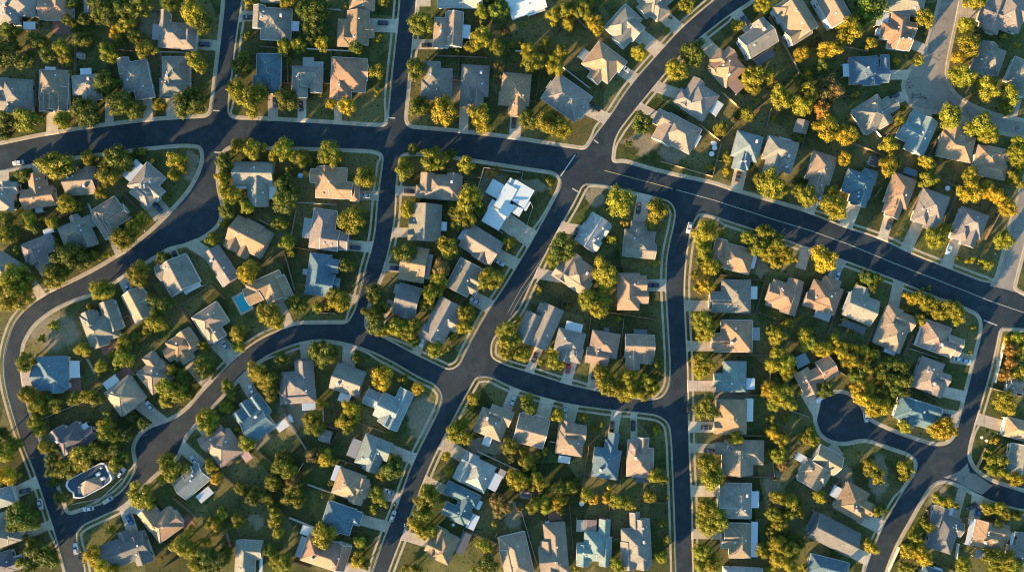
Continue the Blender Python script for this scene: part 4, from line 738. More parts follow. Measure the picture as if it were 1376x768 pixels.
WALK_OUT = []
def house(i, h):
    s, row, cx, cy, w_, h_, a, kind, col, wings, drive, st = h
    r = random.Random(1000 + i)
    two = st == 2
    ze = EAVE + (2.6 if two else 0.0)
    px, py = Q(s, cx, cy); X, Y = P(px, py, ze)
    ra = -math.radians(a); ca, sa = math.cos(ra), math.sin(ra)
    kz = (CAM_H - ze) / CAM_H
    def loc(x, y):                     # sheet position -> house coordinates
        qx, qy = Q(s, x, y); wx, wy = P(qx, qy, ze); dx, dy = wx - X, wy - Y
        return dx*ca + dy*sa, -dx*sa + dy*ca
    root = link('house', None, None, (X, Y, ZL), ra)
    f = 1 + r.uniform(-0.16, 0.16); cb = tuple(max(0.01, c * f * (1 + r.uniform(-0.05, 0.05))) for c in COL[col])
    pitch = {0: 0.56, 1: 0.64, 2: 0.5}[r.randrange(3)]
    if kind == 'W': pitch = 0.12
    lz = ze
    mb, gut, wl = MB(), MB(), MB(); hfs = []; foot = []
    blocks = [(0, 0, w_*U*kz, h_*U*kz, kind, 0)]
    if kind[0] == 'h' and min(w_, h_) >= 105 and col != 'n' and r.random() < 0.85:
        # garage wing out to the street, the rest of the front set back
        W0, H0 = blocks[0][2], blocks[0][3]
        if drive:
            gx_, gy_ = loc(drive[0], drive[1]); ex_, ey_ = loc(drive[2], drive[3]); dx_, dy_ = ex_ - gx_, ey_ - gy_
            alongy = abs(dy_) > abs(dx_); sg = (1 if dy_ > 0 else -1) if alongy else (1 if dx_ > 0 else -1); lat = gx_ if alongy else gy_
        else:
            alongy = r.random() < 0.5; sg = r.choice((-1, 1)); lat = r.choice((-1, 1)) * (W0 if alongy else H0) * 0.3
        D0, T0 = (H0, W0) if alongy else (W0, H0)
        back = D0 * r.uniform(0.17, 0.27); ww_ = T0 * r.uniform(0.48, 0.6)
        lat = max(-(T0-ww_)/2 + 0.02, min((T0-ww_)/2 - 0.02, lat)); k_ = r.choice('hhg') + ('y' if alongy else 'x')
        ln__ = D0 * 0.62; pos = sg * (D0/2 - ln__/2)
        if k_[0] == 'h' and ln__ < ww_: k_ = 'g' + k_[1]
        if alongy: blocks = [(0, -sg*back/2, W0, H0 - back, kind, 0), (lat, pos, ww_, ln__, k_, 0.02)]
        else: blocks = [(-sg*back/2, 0, W0 - back, H0, kind, 0), (pos, lat, ln__, ww_, k_, 0.02)]
    flats = []
    for wg in wings:
        k = wg[0]; lx, ly = loc(wg[1], wg[2]); W_, H_ = wg[3]*U*kz, wg[4]*U*kz
        if k[0] in 'hg':
            # a cross wing runs out to the eaves it faces
            mw, mh = w_*U*kz/2, h_*U*kz/2
            axis = k[1] if k[0] == 'g' else ('x' if W_ >= H_ else 'y')
            e_ = 0.35 + 0.25*(len(blocks) % 3)
            if axis == 'y' or k[0] == 'h':
                sg = 1 if ly > 0 else -1; end = sg*ly + H_/2
                if mh - 2.6 < end < mh + e_: dlt = mh + e_ - end; H_ += dlt; ly += sg*dlt/2
            if axis == 'x' or k[0] == 'h':
                sg = 1 if lx > 0 else -1; end = sg*lx + W_/2
                if mw - 2.6 < end < mw + e_: dlt = mw + e_ - end; W_ += dlt; lx += sg*dlt/2
            blocks.append((lx, ly, W_, H_, k, 0.012*len(blocks)))
        else: flats.append((k, lx, ly, W_, H_))
    if kind == 'W':                    # the white house of single-pitch metal roofs
        blocks = []
        for (bx, by_, bw, bh, sl_, dz) in ((490,250,92,80,(0.10,0.06),0.3), (610,272,112,104,(-0.12,0.05),0.9), (478,335,58,56,(0.05,-0.1),0.0), (478,395,104,90,(0.09,0.08),0.4), (535,290,66,130,(-0.05,0.04),1.5), (540,352,58,70,(0.0,-0.22),2.1), (590,355,60,44,(0.03,0.03),0.1), (638,328,36,52,(0.12,0.0),-0.1), (562,215,34,44,(0.1,0.2),0.7)):
            lx, ly = loc(bx, by_); W_, H_ = bw*U*kz, bh*U*kz; z = ze + dz
            q = [(lx+sx*W_/2, ly+sy*H_/2, z + sx*sl_[0]*W_/2 + sy*sl_[1]*H_/2) for sx, sy in ((-1,-1),(1,-1),(1,1),(-1,1))]
            qb = [(x, y, zz-0.22) for x, y, zz in q]
            mb.add(q + qb, [(0,1,2,3),(7,6,5,4),(0,4,5,1),(1,5,6,2),(2,6,7,3),(3,7,4,0)], 0)
            for t_ in range(1, int(W_ / 1.1)):
                u = t_ / int(W_ / 1.1); pa = Vector(q[0]).lerp(Vector(q[1]), u); pb = Vector(q[3]).lerp(Vector(q[2]), u)
                mb.beam((pa.x, pa.y, pa.z+0.02), (pb.x, pb.y, pb.z+0.02), 0.06, 0.06, 0)
            zl_ = min(p[2] for p in q) - 0.24
            wl.box(lx, ly, zl_/2, W_-0.7, H_-0.7, zl_)
            foot.append((lx, ly, W_-0.7, H_-0.7)); hfs.append(lambda x, y, z=z, lx=lx, ly=ly, W_=W_, H_=H_: z if abs(x-lx) < W_/2 and abs(y-ly) < H_/2 else -1)
    if col == 'n':                     # low navy roof with a white parapet and one raised hip
        blocks = []; zp = 2.0
        out = [loc((60 + qx/6.98)*3.84, (590 + qy/6.98 - 568)*3.84) for qx, qy in ((215,380),(370,298),(530,215),(562,218),(585,240),(612,300),(637,360),(634,378),(618,398),(555,445),(460,495),(365,545),(320,550),(275,545),(268,500),(232,475),(205,440),(203,420))]
        ctr = Vector((sum(p[0] for p in out)/len(out), sum(p[1] for p in out)/len(out)))
        inn = [tuple(ctr + (Vector(p)-ctr)*0.925) for p in out]; n_ = len(out); orient = 1 if sum(out[q][0]*out[(q+1)%n_][1]-out[(q+1)%n_][0]*out[q][1] for q in range(n_)) > 0 else -1
        fl = lambda f_: f_ if orient > 0 else f_[::-1]
        mb.add([(x, y, ze) for x, y in inn], [fl(tuple(range(n_)))], 0)
        vs = [(x, y, ze+0.35) for x, y in out] + [(x, y, ze+0.35) for x, y in inn] + [(x, y, ze-0.05) for x, y in inn] + [(x, y, ze-0.3) for x, y in out]
        gut.add(vs, [fl((q,(q+1)%n_,n_+(q+1)%n_,n_+q)) for q in range(n_)] + [fl((n_+q,n_+(q+1)%n_,2*n_+(q+1)%n_,2*n_+q)) for q in range(n_)] + [fl((3*n_+q,3*n_+(q+1)%n_,(q+1)%n_,q)) for q in range(n_)])
        inw = [tuple(ctr + (Vector(p)-ctr)*0.97) for p in out]
        wl.add([(x, y, z) for z in (0, ze-0.28) for x, y in inw], [fl((q,(q+1)%n_,n_+(q+1)%n_,n_+q)) for q in range(n_)])
        tri = [loc((60 + qx/6.98)*3.84, (590 + qy/6.98 - 568)*3.84) for qx, qy in ((415,370),(362,540),(552,445),(520,330),(330,420))]
        vs = [(*tri[0], ze+2.1)] + [(*t_, ze+0.03) for t_ in tri[1:]]
        hip = MB(); hip.add(vs, [(0,1,2),(0,2,3),(0,3,4),(0,4,1)] if orient < 0 or True else [], 0)
        for f_ in range(4):
            a_, b_, c_ = (Vector(vs[v_]) for v_ in hip.f[f_])
            if (b_-a_).cross(c_-a_).z < 0: hip.f[f_] = hip.f[f_][::-1]
        ho = hip.build('hip_roof', [M['shingle']], root); ho.color = (0.24,0.19,0.15,1)
        for qx, qy, ww in ((510,320,1.6),(555,362,1.5),(540,262,0.9),(335,440,0.6)):
            lx, ly = loc((60 + qx/6.98)*3.84, (590 + qy/6.98 - 568)*3.84); u_ = MB(); u_.box(lx, ly, ze+0.45, ww, ww*0.8, 0.9); u_.cyl(lx, ly, ze+0.9, ze+0.98, ww*0.3, ww*0.3, 10); u_.build('roof_unit', [M['vent']], root)
        foot.append((0, 0, w_*U*kz*0.72, h_*U*kz*0.72)); hfs.append(lambda x, y: ze)
    for n_, (lx, ly, W_, H_, k, dz) in enumerate(blocks):
        hfs.append(roof_block(mb, gut, lx, ly, W_, H_, k, ze + dz, pitch))
        ww, hh = max(1.2, W_-2*OVER), max(1.2, H_-2*OVER)
        top = ze + dz - 0.2
        wl.box(lx, ly, top/2 - 0.003*n_, ww, hh, top)
        foot.append((lx, ly, ww, hh))
    roofmats = [M['shingle'], M['ridge'], M['wall']] if col != 'w' else [M['metal_roof'], M['metal_roof'], M['wall']]
    ro = mb.build('roof', roofmats, root); ro.color = (*cb, 1)
    wa = wl.build('wall', [M['wall']], root); wc = r.choice(WALLC); wa.color = (*wc, 1)
    if gut.v:
        go = gut.build('gutter', [M['wall']], root); gv = r.choice((0.16, 0.24, 0.32, 0.55)) if col not in 'nw' else 0.6; go.color = (gv, gv*0.96, gv*0.9, 1)
    ztop = lambda x, y: max([hf(x, y) for hf in hfs] + [-1])
    # flat covers over patios, brick or concrete pads
    for (k, lx, ly, W_, H_) in flats:
        if k[0] == 'p':
            b = MB(); b.box(0, 0, 0.02, W_, H_, 0.07); wx, wy = X + lx*ca - ly*sa, Y + lx*sa + ly*ca
            o = b.build('patio', [M['paver']], None, (wx, wy, ZL + 0.004*(1 + i % 3)), ra); tag(o, 'red brick patio slab beside ' + hphrase(i), kind='structure'); continue
        c = {'w': (0.48,0.47,0.45), 'l': (0.42,0.46,0.50), 'g': (0.24,0.23,0.22), 'k': (0.08,0.08,0.085), 'b': (0.24,0.16,0.13), 'T': COL['T'], 't': (0.32,0.26,0.2), 'p': COL['p'], 'B': COL['B']}[k[1]]
        z = 2.42 - 0.02 * flats.index((k, lx, ly, W_, H_)); b = MB()
        big = max(W_, H_) / max(0.1, min(W_, H_)) < 6
        b.box(lx, ly, z, W_, H_, 0.12, 0)
        if big:
            nx = max(2, int(W_ / 0.55))
            for t_ in range(1, nx): b.box(lx - W_/2 + W_*t_/nx, ly, z + 0.075, 0.05, H_, 0.03, 0)
        for sx in (-1, 1):
            for sy in (-1, 1): b.box(lx + sx*(W_/2-0.12), ly + sy*(H_/2-0.12), z/2 - 0.03, 0.12, 0.12, z - 0.06, 1)
        o = b.build('patio_cover', [M['metal_roof'], M['trim']], root); o.color = (*c, 1)
    # openings
    def blocked(x, y, skip):
        return any(j != skip and abs(x-fx) < fw/2 + 0.3 and abs(y-fy) < fh/2 + 0.3 for j, (fx, fy, fw, fh) in enumerate(foot))
    spots = []
    for j, (fx, fy, fw, fh) in enumerate(foot):
        for (nx, ny, rot, ln) in ((0,-1,0,fw),(1,0,PI/2,fh),(0,1,PI,fw),(-1,0,-PI/2,fh)):
            for u in ((-0.3, 0.3) if ln > 6 else (0.0,)):
                ox = fx + nx*(fw/2) + (u*ln if ny else 0); oy = fy + ny*(fh/2) + (u*ln if nx else 0)
                if not blocked(ox + nx*0.2, oy + ny*0.2, j): spots.append((ox, oy, nx, ny, rot, j, ln))
    taken = []
    if drive and foot:
        gx, gy = loc(drive[0], drive[1]); ex, ey = loc(drive[2], drive[3]); best = None
        dv = Vector((ex-gx, ey-gy)).normalized()
        for j, (fx, fy, fw, fh) in enumerate(foot):
            for (nx, ny, rot, ln) in ((0,-1,0,fw),(1,0,PI/2,fh),(0,1,PI,fw),(-1,0,-PI/2,fh)):
                if nx*dv.x + ny*dv.y < 0.6 or ln < 3.2: continue
                ox, oy = fx + nx*fw/2, fy + ny*fh/2
                wd = 4.8 if ln > 5.6 else 2.6
                if ny: ox += max(-(ln-wd-0.5)/2, min((ln-wd-0.5)/2, gx - fx))
                else: oy += max(-(ln-wd-0.5)/2, min((ln-wd-0.5)/2, gy - fy))
                if blocked(ox + nx*0.25, oy + ny*0.25, j): continue
                d = math.hypot(ox-gx, oy-gy)
                if best is None or d < best[0]: best = (d, ox, oy, nx, ny, rot, wd)
        if best:
            _, ox, oy, nx, ny, rot, wd = best
            o = link('garage_door', GAR[wd], root, (ox + nx*0.03, oy + ny*0.03, 0), rot); o.color = (*r.choice([(0.7,0.69,0.66),(0.55,0.5,0.42),(0.62,0.6,0.56)]), 1)
            taken.append((ox, oy, wd))
    r.shuffle(spots)
    fd = False; nw = 0
    for (ox, oy, nx, ny, rot, j, ln) in spots:
        if any(math.hypot(ox-tx, oy-ty) < tw/2 + 1.1 for tx, ty, tw in taken): continue
        if not fd:
            o = link('front_door', FDOOR, root, (ox + nx*0.03, oy + ny*0.03, 0), rot); o.color = (*r.choice([(0.35,0.06,0.05),(0.06,0.10,0.16),(0.30,0.2,0.12),(0.6,0.6,0.58)]), 1); fd = True
            taken.append((ox, oy, 1.2))
        elif nw < 8:
            for zz in ((1.5, 4.1) if two else (1.5,)): link('window', WIN, root, (ox + nx*0.035, oy + ny*0.035, zz), rot)
            nw += 1; taken.append((ox, oy, 1.0))
    # vents, pipes, chimney
    if kind != 'W' and col != 'n':
        for _ in range(r.choice((2, 3, 3, 4))):
            b = r.choice(blocks[:2]); x, y = b[0] + r.uniform(-0.3, 0.3)*b[2], b[1] + r.uniform(-0.3, 0.3)*b[3]
            z = ztop(x, y)
            if z > 0:
                kx = r.choice((0, 0, 1, 2)); link('vent', VENT[kx], ro, (x, y, z))
        if r.random() < 0.28:
            b = blocks[0]; x, y = b[0] + r.choice((-0.22, 0.22))*b[2], b[1] + r.choice((-0.2, 0.2))*b[3]; z = ztop(x, y)
            c_ = MB(); c_.box(x, y, z + 0.35, 0.8, 1.1, 2.0, 0); c_.box(x, y, z + 1.38, 0.95, 1.25, 0.1, 1); c_.cyl(x, y, z + 1.43, z + 1.7, 0.14, 0.14, 8, 1)
            c_.build('chimney', [M['brick'], M['vent']], ro)
    if col == 'w':
        pass
    gable = kind[0] == 'g' if kind != 'W' else False
    o_, nm, ax, ln_ = HPH[i]
    end = 'from the left' if ax == 'x' else 'from the top'
    look = 'navy parapet-roofed house' if col == 'n' else CNAME[col] + (' gabled' if gable else (' metal-roofed' if kind == 'W' else ' hip-roofed')) + ' house'
    tag(root, (look + ', ' + o_ + end + ' in the ' + nm) if ln_ > 1 else look + ' alone on the ' + nm, 'house', 'houses of the suburb')
    # driveway
    if drive:
        (x1, y1), (x2, y2) = Q(s, drive[0], drive[1]), Q(s, drive[2], drive[3])
        d = Vector((x2-x1, y2-y1)); ln = d.length; d.normalize(); nn = Vector((-d.y, d.x)); hwid = drive[4] / 3.84 / 2
        def reach(ox, oy):
            t_ = 2.0; last = None
            while t_ < ln + 40:
                if not on_block(ox + d.x*t_, oy + d.y*t_): return t_
                t_ += 0.5
            return ln
        ea, eb = reach(x1 + nn.x*hwid, y1 + nn.y*hwid), reach(x1 - nn.x*hwid, y1 - nn.y*hwid)
        if abs(ea-eb) > 30: ea = eb = min(ea, eb)
        fl_ = 1.6
        rows = [(-10, -10, hwid, ZD), (ea-3.5, eb-3.5, hwid, ZD), (ea-0.3, eb-0.3, hwid+fl_, ZD - 0.004), (ea+1.0, eb+1.0, hwid+fl_, 0.014)]
        vs = []; zo = 0.0013 * (i % 5)
        for ta, tb, hw_, z in rows:
            z += zo
            for sg, t_ in ((1, ta), (-1, tb)): vs.append((*P(x1 + nn.x*hw_*sg + d.x*t_, y1 + nn.y*hw_*sg + d.y*t_), z))
        m_ = MB(); m_.add(vs, [(2*k, 2*k+1, 2*k+3, 2*k+2) for k in range(3)])
        o = m_.build('driveway', [M['drive']]); q = r.uniform(0.8, 1.15); o.color = (q, q*r.uniform(0.95,1.0), q*r.uniform(0.9,1.0), 1)
        for p_ in o.data.polygons:
            if p_.normal.z < 0: p_.flip()
        tag(o, None, kind='structure')

for i, h in enumerate(HOUSES): house(i, h)

# ---------------------------------------------------------------- trees
def crown_mesh(seed, nl, flat, leaf, per):
    r = random.Random(seed); mb = MB(); lobes = []
    for k in range(nl):
        for _ in range(40):
            th = r.uniform(0, 2*PI); ph = math.acos(r.uniform(-0.35, 1.0)); rad = r.uniform(0.42, 0.82) if k > 2 else r.uniform(0, 0.3)
            p = Vector((math.sin(ph)*math.cos(th)*rad, math.sin(ph)*math.sin(th)*rad, math.cos(ph)*rad*flat))
            if all((p - q).length > 0.30 for q, _ in lobes): break
        lobes.append((p, r.uniform(0.22, 0.38)))
    for p, lr in lobes:
        # solid heart of the lobe
        for fs, sc_ in ((0, 0.70),):
            ico = [(0,0,1)] + [(0.894*math.cos(2*PI*i/5), 0.894*math.sin(2*PI*i/5), 0.447) for i in range(5)] + [(0.894*math.cos(2*PI*(i+.5)/5), 0.894*math.sin(2*PI*(i+.5)/5), -0.447) for i in range(5)] + [(0,0,-1)]
            vs = [tuple(p + Vector(v)*lr*sc_*r.uniform(0.8, 1.1)) for v in ico]
            f = [(0,1+i,1+(i+1)%5) for i in range(5)] + [(1+i,6+i,1+(i+1)%5) for i in range(5)] + [(1+(i+1)%5,6+i,6+(i+1)%5) for i in range(5)] + [(11,6+(i+1)%5,6+i) for i in range(5)]
            mb.add(vs, f)
        for k in range(per):
            z = r.uniform(-0.7, 1); th = r.uniform(0, 2*PI); q = math.sqrt(1 - z*z)
            nrm = Vector((q*math.cos(th), q*math.sin(th), z))
            pos = p + nrm * lr * (r.uniform(0.72, 1.08) if r.random() < 0.86 else r.uniform(1.05, 1.3))
            if any(o is not p and (pos - o).length < orr*0.72 for o, orr in lobes): continue
            nn = (nrm + Vector((r.uniform(-1,1), r.uniform(-1,1), r.uniform(-0.6,1)))*0.55).normalized()
            u = nn.orthogonal().normalized(); u.rotate(Matrix.Rotation(r.uniform(0, 2*PI), 3, nn)); v = nn.cross(u)
            s1, s2 = leaf*r.uniform(0.6, 1.3), leaf*r.uniform(0.45, 0.9)
            mb.add([tuple(pos - u*s1), tuple(pos + v*s2 + nn*leaf*0.15), tuple(pos + u*s1), tuple(pos - v*s2 + nn*leaf*0.15)], [(0,1,2,3)])
    return mesh('crown', mb.v, mb.f, [M['leaf']], mb.m)
def trunk_mesh(seed):
    r = random.Random(seed); mb = MB()
    # unit: crown radius 1; trunk from z=0 to 1.0
    def limb(p, q, r0, r1, n=7):
        p, q = Vector(p), Vector(q); d = (q-p).normalized(); u = d.orthogonal().normalized(); v = d.cross(u)
        vs = [tuple(c + (u*math.cos(2*PI*i/n) + v*math.sin(2*PI*i/n))*rr) for c, rr in ((p, r0), (q, r1)) for i in range(n)]
        mb.add(vs, [(i, (i+1)%n, n+(i+1)%n, n+i) for i in range(n)] + [tuple(range(n, 2*n))])
    j = (r.uniform(-.04,.04), r.uniform(-.04,.04), 0.45)
    limb((0,0,-0.03), j, 0.085, 0.065); limb(j, (j[0]*1.5, j[1]*1.5, 0.95), 0.065, 0.035)
    for k in range(4):
        th = k*PI/2 + r.uniform(-.4,.4); limb((j[0], j[1], 0.40 + 0.07*k), (0.5*math.cos(th), 0.5*math.sin(th), 0.95 + r.uniform(-.1,.2)), 0.045, 0.018)
    return mesh('trunk', mb.v, mb.f, [M['bark']], mb.m)
CROWN = [crown_mesh(s, n, fl, lf, pe) for s, n, fl, lf, pe in ((1,17,.85,.062,130),(2,20,.8,.06,120),(3,15,.95,.066,140),(4,22,.8,.056,115),(5,18,.9,.06,130),(6,13,1.0,.07,150),(7,24,.78,.055,105),(8,16,.85,.064,135))]
BUSH = [crown_mesh(s, n, .8, .11, 70) for s, n in ((21, 8), (22, 6), (23, 10))]
TRUNK = [trunk_mesh(s) for s in (31, 32, 33)]
LEAFC = {'g': (0.085,0.108,0.014), 'y': (0.190,0.185,0.016), 'o': (0.30,0.235,0.016), 't': (0.15,0.115,0.04), 'r': (0.24,0.145,0.03)}
LEAFN = {'g': 'dark green', 'y': 'yellow-green', 'o': 'golden', 't': 'tan', 'r': 'reddish'}
trees = []
for sname, txt in TREES.items():
    for e in txt.split(';'):
        x, y, rr, c = e.split(); px, py = Q(sname, float(x), float(y)); trees.append([px, py, float(rr)/3.84, c])
# a tree surveyed twice on neighbouring sheets is one tree
keep = []
for t in trees:
    if any(math.hypot(t[0]-k[0], t[1]-k[1]) < 0.45*max(t[2], k[2]) and abs(t[2]-k[2]) < 0.35*max(t[2], k[2]) for k in keep): continue
    keep.append(t)
trees = sorted(keep, key=lambda t: -t[2])
base = {}
def tree(k, px, py, rr, c):
    r = random.Random(5000 + k)
    R = rr * S
    small = rr < 8.0
    zc = 0.75*R if small else 0.72*R + 1.1
    R2 = R * (CAM_H - zc) / CAM_H * (1.17 if not small else 1.15)
    X, Y = P(px, py, zc)
    name = 'shrub' if small else 'small_tree' if rr < 10 else {'o': 'golden_tree', 'r': 'golden_tree', 'g': 'dark_green_tree'}.get(c, 'broadleaf_tree')
    root = link(name, None, None, (X, Y, ZL))
    lc = LEAFC[c]; f = r.uniform(0.75, 1.25); hshift = r.uniform(-0.14, 0.14)
    colr = (lc[0]*f*(1 + hshift), lc[1]*f, lc[2]*f, 1)
    if small:
        cr = link('crown', r.choice(BUSH), root, (0, 0, 0.72*R2), r.uniform(0, 2*PI)); cr.scale = (R2*r.uniform(.9,1.1), R2*r.uniform(.9,1.1), R2*0.95)
        tk = link('trunk', TRUNK[k % 3], root, (0,0,0), r.uniform(0, 6)); tk.scale = (R2*0.8, R2*0.8, R2*0.7)
    else:
        cr = link('crown', CROWN[r.randrange(len(CROWN))], root, (0, 0, zc - 0.05*R), r.uniform(0, 2*PI)); cr.scale = (R2*r.uniform(.8,1.12), R2*r.uniform(.8,1.12), R2*r.uniform(.78,1.02))
        tk = link('trunk', TRUNK[k % 3], root, (0,0,0), r.uniform(0, 6)); tk.scale = (R2, R2, zc)
    cr.color = colr
    hi = near_house(px, py)[0]
    size = ('small' if rr < 10 else 'mid-sized' if rr < 14.5 else 'large') if not small else ('low' if rr < 6 else 'rounded')
    noun = 'shrub' if small else 'tree'
    lab = unique(f'{size} {LEAFN[c]} {noun} {direc(px, py, hi)}', hphrase(hi))
    tag(root, lab, noun, {'shrub': 'shrubs in the gardens', 'golden_tree': 'golden autumn trees', 'broadleaf_tree': 'yellow-green broadleaf trees', 'dark_green_tree': 'dark green trees', 'small_tree': 'small garden trees'}[name])
for k, t in enumerate(trees): tree(k, *t)

# ---------------------------------------------------------------- cars
def car_parts():
    b = MB()
    prof = [(-2.25,0.55,0.80),(-2.15,0.90,0.86),(-1.3,0.96,0.90),(0.75,0.98,0.90),(1.9,0.88,0.84),(2.25,0.62,0.72)]   # x, deck height, half width
    vs = []
    for x, z, w_ in prof: vs += [(x,-w_,0.28),(x,-w_*1.0,z-0.22),(x,-w_*0.86,z),(x,w_*0.86,z),(x,w_,z-0.22),(x,w_,0.28)]
    fs = []
    for i in range(len(prof)-1):
        for j in range(5): fs.append((i*6+j, i*6+6+j, i*6+7+j, i*6+j+1))
        fs.append((i*6+5, i*6+11, i*6+6, i*6))
    n = len(vs); fs += [(0,1,2,3,4,5), (n-1,n-2,n-3,n-4,n-5,n-6)]
    b.add(vs, [f[::-1] for f in fs]); body = mesh('body', b.v, b.f, [M['car']], b.m)
    c = MB(); lo = [(-1.75,-.76,.94),(0.85,-.76,.94),(0.85,.76,.94),(-1.75,.76,.94)]; hi = [(-1.2,-.60,1.42),(0.1,-.60,1.42),(0.1,.60,1.42),(-1.2,.60,1.42)]
    c.add(lo + hi, [(0,1,5,4),(1,2,6,5),(2,3,7,6),(3,0,4,7)], 0); cab = mesh('window', c.v, c.f, [M['glass']], c.m)
    t = MB(); t.box(-0.55, 0, 1.45, 1.36, 1.24, 0.06, 0)
    for sx in (-1, 1):
        for sy in (-1, 1): t.beam((-0.55 + sx*0.66, sy*0.6, 1.43), (-0.45 + sx*1.3, sy*0.77, 0.95), 0.07, 0.06)
    top = mesh('roof_panel', t.v, t.f, [M['car']], t.m)
    wv = MB(); nn = 14; vs = []
    for y in (-0.11, 0.11): vs += [(0.33*math.cos(2*PI*i/nn), y, 0.33*math.sin(2*PI*i/nn)) for i in range(nn)]
    wv.add(vs, [(i,(i+1)%nn,nn+(i+1)%nn,nn+i) for i in range(nn)] + [tuple(range(nn)), tuple(range(2*nn-1,nn-1,-1))], 0)
    vs = []
    for y in (-0.118, 0.118): vs += [(0.2*math.cos(2*PI*i/nn), y, 0.2*math.sin(2*PI*i/nn)) for i in range(nn)]
    wv.add(vs, [tuple(range(nn)), tuple(range(2*nn-1,nn-1,-1))], 1)
    wheel = mesh('wheel', wv.v, wv.f, [M['tyre'], M['rim']], wv.m)
    hl = MB(); hl.box(0,0,0,0.12,0.36,0.14); head = mesh('headlight', hl.v, hl.f, [M['lamp_glass']], hl.m)
    hl = MB(); hl.box(0,0,0,0.08,0.3,0.16); tail = mesh('tail_light', hl.v, hl.f, [M['tail']], hl.m)
    hl = MB(); hl.box(0,0,0,0.16,0.2,0.12); mir = mesh('mirror', hl.v, hl.f, [M['car']], hl.m)
    return body, cab, top, wheel, head, tail, mir
CARP = car_parts()
CARC = {'navy': (0.015,0.025,0.055), 'black': (0.012,0.012,0.014), 'white': (0.5,0.5,0.5), 'silver': (0.36,0.38,0.40), 'pale_blue': (0.30,0.42,0.52), 'red': (0.30,0.015,0.015), 'blue': (0.02,0.10,0.28)}
for k, e in enumerate([e for e in CARS.replace('\n', '').split(';') if e.strip()]):
    sname, x, y, a, c = e.split(); px, py = Q(sname, float(x), float(y)); X, Y = P(px, py, 0.8)
    onb = on_block(px, py); r = random.Random(900 + k)
    root = link('parked_car', None, None, (X, Y, ZD + 0.004 if onb else 0.012), -math.radians(float(a)) + (PI if r.random() < 0.5 else 0))
    body, cab, top, wheel, head, tail, mir = CARP
    for nm, me, pos in [('body', body, (0,0,0)), ('window', cab, (0,0,0)), ('roof_panel', top, (0,0,0))] + [('wheel', wheel, (wx, wy, 0.33)) for wx in (-1.38, 1.4) for wy in (-0.8, 0.8)] + [('headlight', head, (2.14, sy*0.52, 0.62)) for sy in (-1, 1)] + [('tail_light', tail, (-2.22, sy*0.56, 0.68)) for sy in (-1, 1)] + [('mirror', mir, (0.62, sy*0.92, 1.0)) for sy in (-1, 1)]:
        o = link(nm, me, root, pos); o.color = (*CARC[c], 1)
    
    hi = near_house(px, py)[0]
    tag(root, unique(f"{c.replace('_', ' ')} car {'on the drive' if onb else 'on the street'} by", hphrase(hi)), 'car', 'cars parked in the suburb')

# ---------------------------------------------------------------- fences
FC = {'b': (0.22,0.155,0.105), 'w': (0.52,0.50,0.46), 't': (0.30,0.20,0.12)}
FN = {'b': 'brown board', 'w': 'pale', 't': 'tan board'}
post_b = MB(); post_b.box(0, 0, 0.95, 0.12, 0.12, 1.9); POST = mesh('post', post_b.v, post_b.f, [M['fence']], post_b.m)
for e in [e for e in FENCES.replace('\n', '').split(';') if e.strip()]:
    tk = e.split(); sname, c = tk[0], tk[1]; q = [float(v) for v in tk[2:]]
    pts = [Q(sname, q[j], q[j+1]) for j in range(0, len(q), 2)]; ws = [Vector(P(*p, 1.5)) for p in pts]
    o0 = ws[0]; root = link('fence', None, None, (o0.x, o0.y, ZL)); b = MB(); r = random.Random(len(root.name) * 13 + int(q[0])); posts = []
    for p, s_ in zip(ws, ws[1:]):
        d = s_ - p; ln = d.length; an = math.atan2(d.y, d.x); nb = max(2, int(ln / 0.45))
        for j in range(nb):
            m_ = p + d*((j + 0.5)/nb) - o0; hgt = 1.75 + r.uniform(-0.05, 0.05)
            b.box(m_.x, m_.y, hgt/2, ln/nb*0.93, 0.05, hgt, 0, an)
        nrm = Vector((-d.y, d.x)).normalized() * 0.06
        for z in (0.4, 1.45):
            a_, b_ = p - o0 + nrm, s_ - o0 + nrm; b.beam((a_.x, a_.y, z), (b_.x, b_.y, z), 0.06, 0.09)
        m_ = max(1, int(ln / 3.2))
        for j in range(m_ + 1): posts.append((p + d*(j/m_) - o0, an))
    o = b.build('plank_panel', [M['fence']], root); f = r.uniform(0.8, 1.2); o.color = (*[v*f for v in FC[c]], 1)
    for j, (p, an) in enumerate(posts):
        if j and (p - posts[j-1][0]).length < 0.1: continue
        po = link('post', POST, root, (p.x, p.y, 0), an); po.color = o.color
    mx, my = sum(p[0] for p in pts)/len(pts), sum(p[1] for p in pts)/len(pts); hi = near_house(mx, my)[0]
    tag(root, unique(f'{FN[c]} fence {direc(mx, my, hi)}', hphrase(hi)), 'fence', 'garden fences')

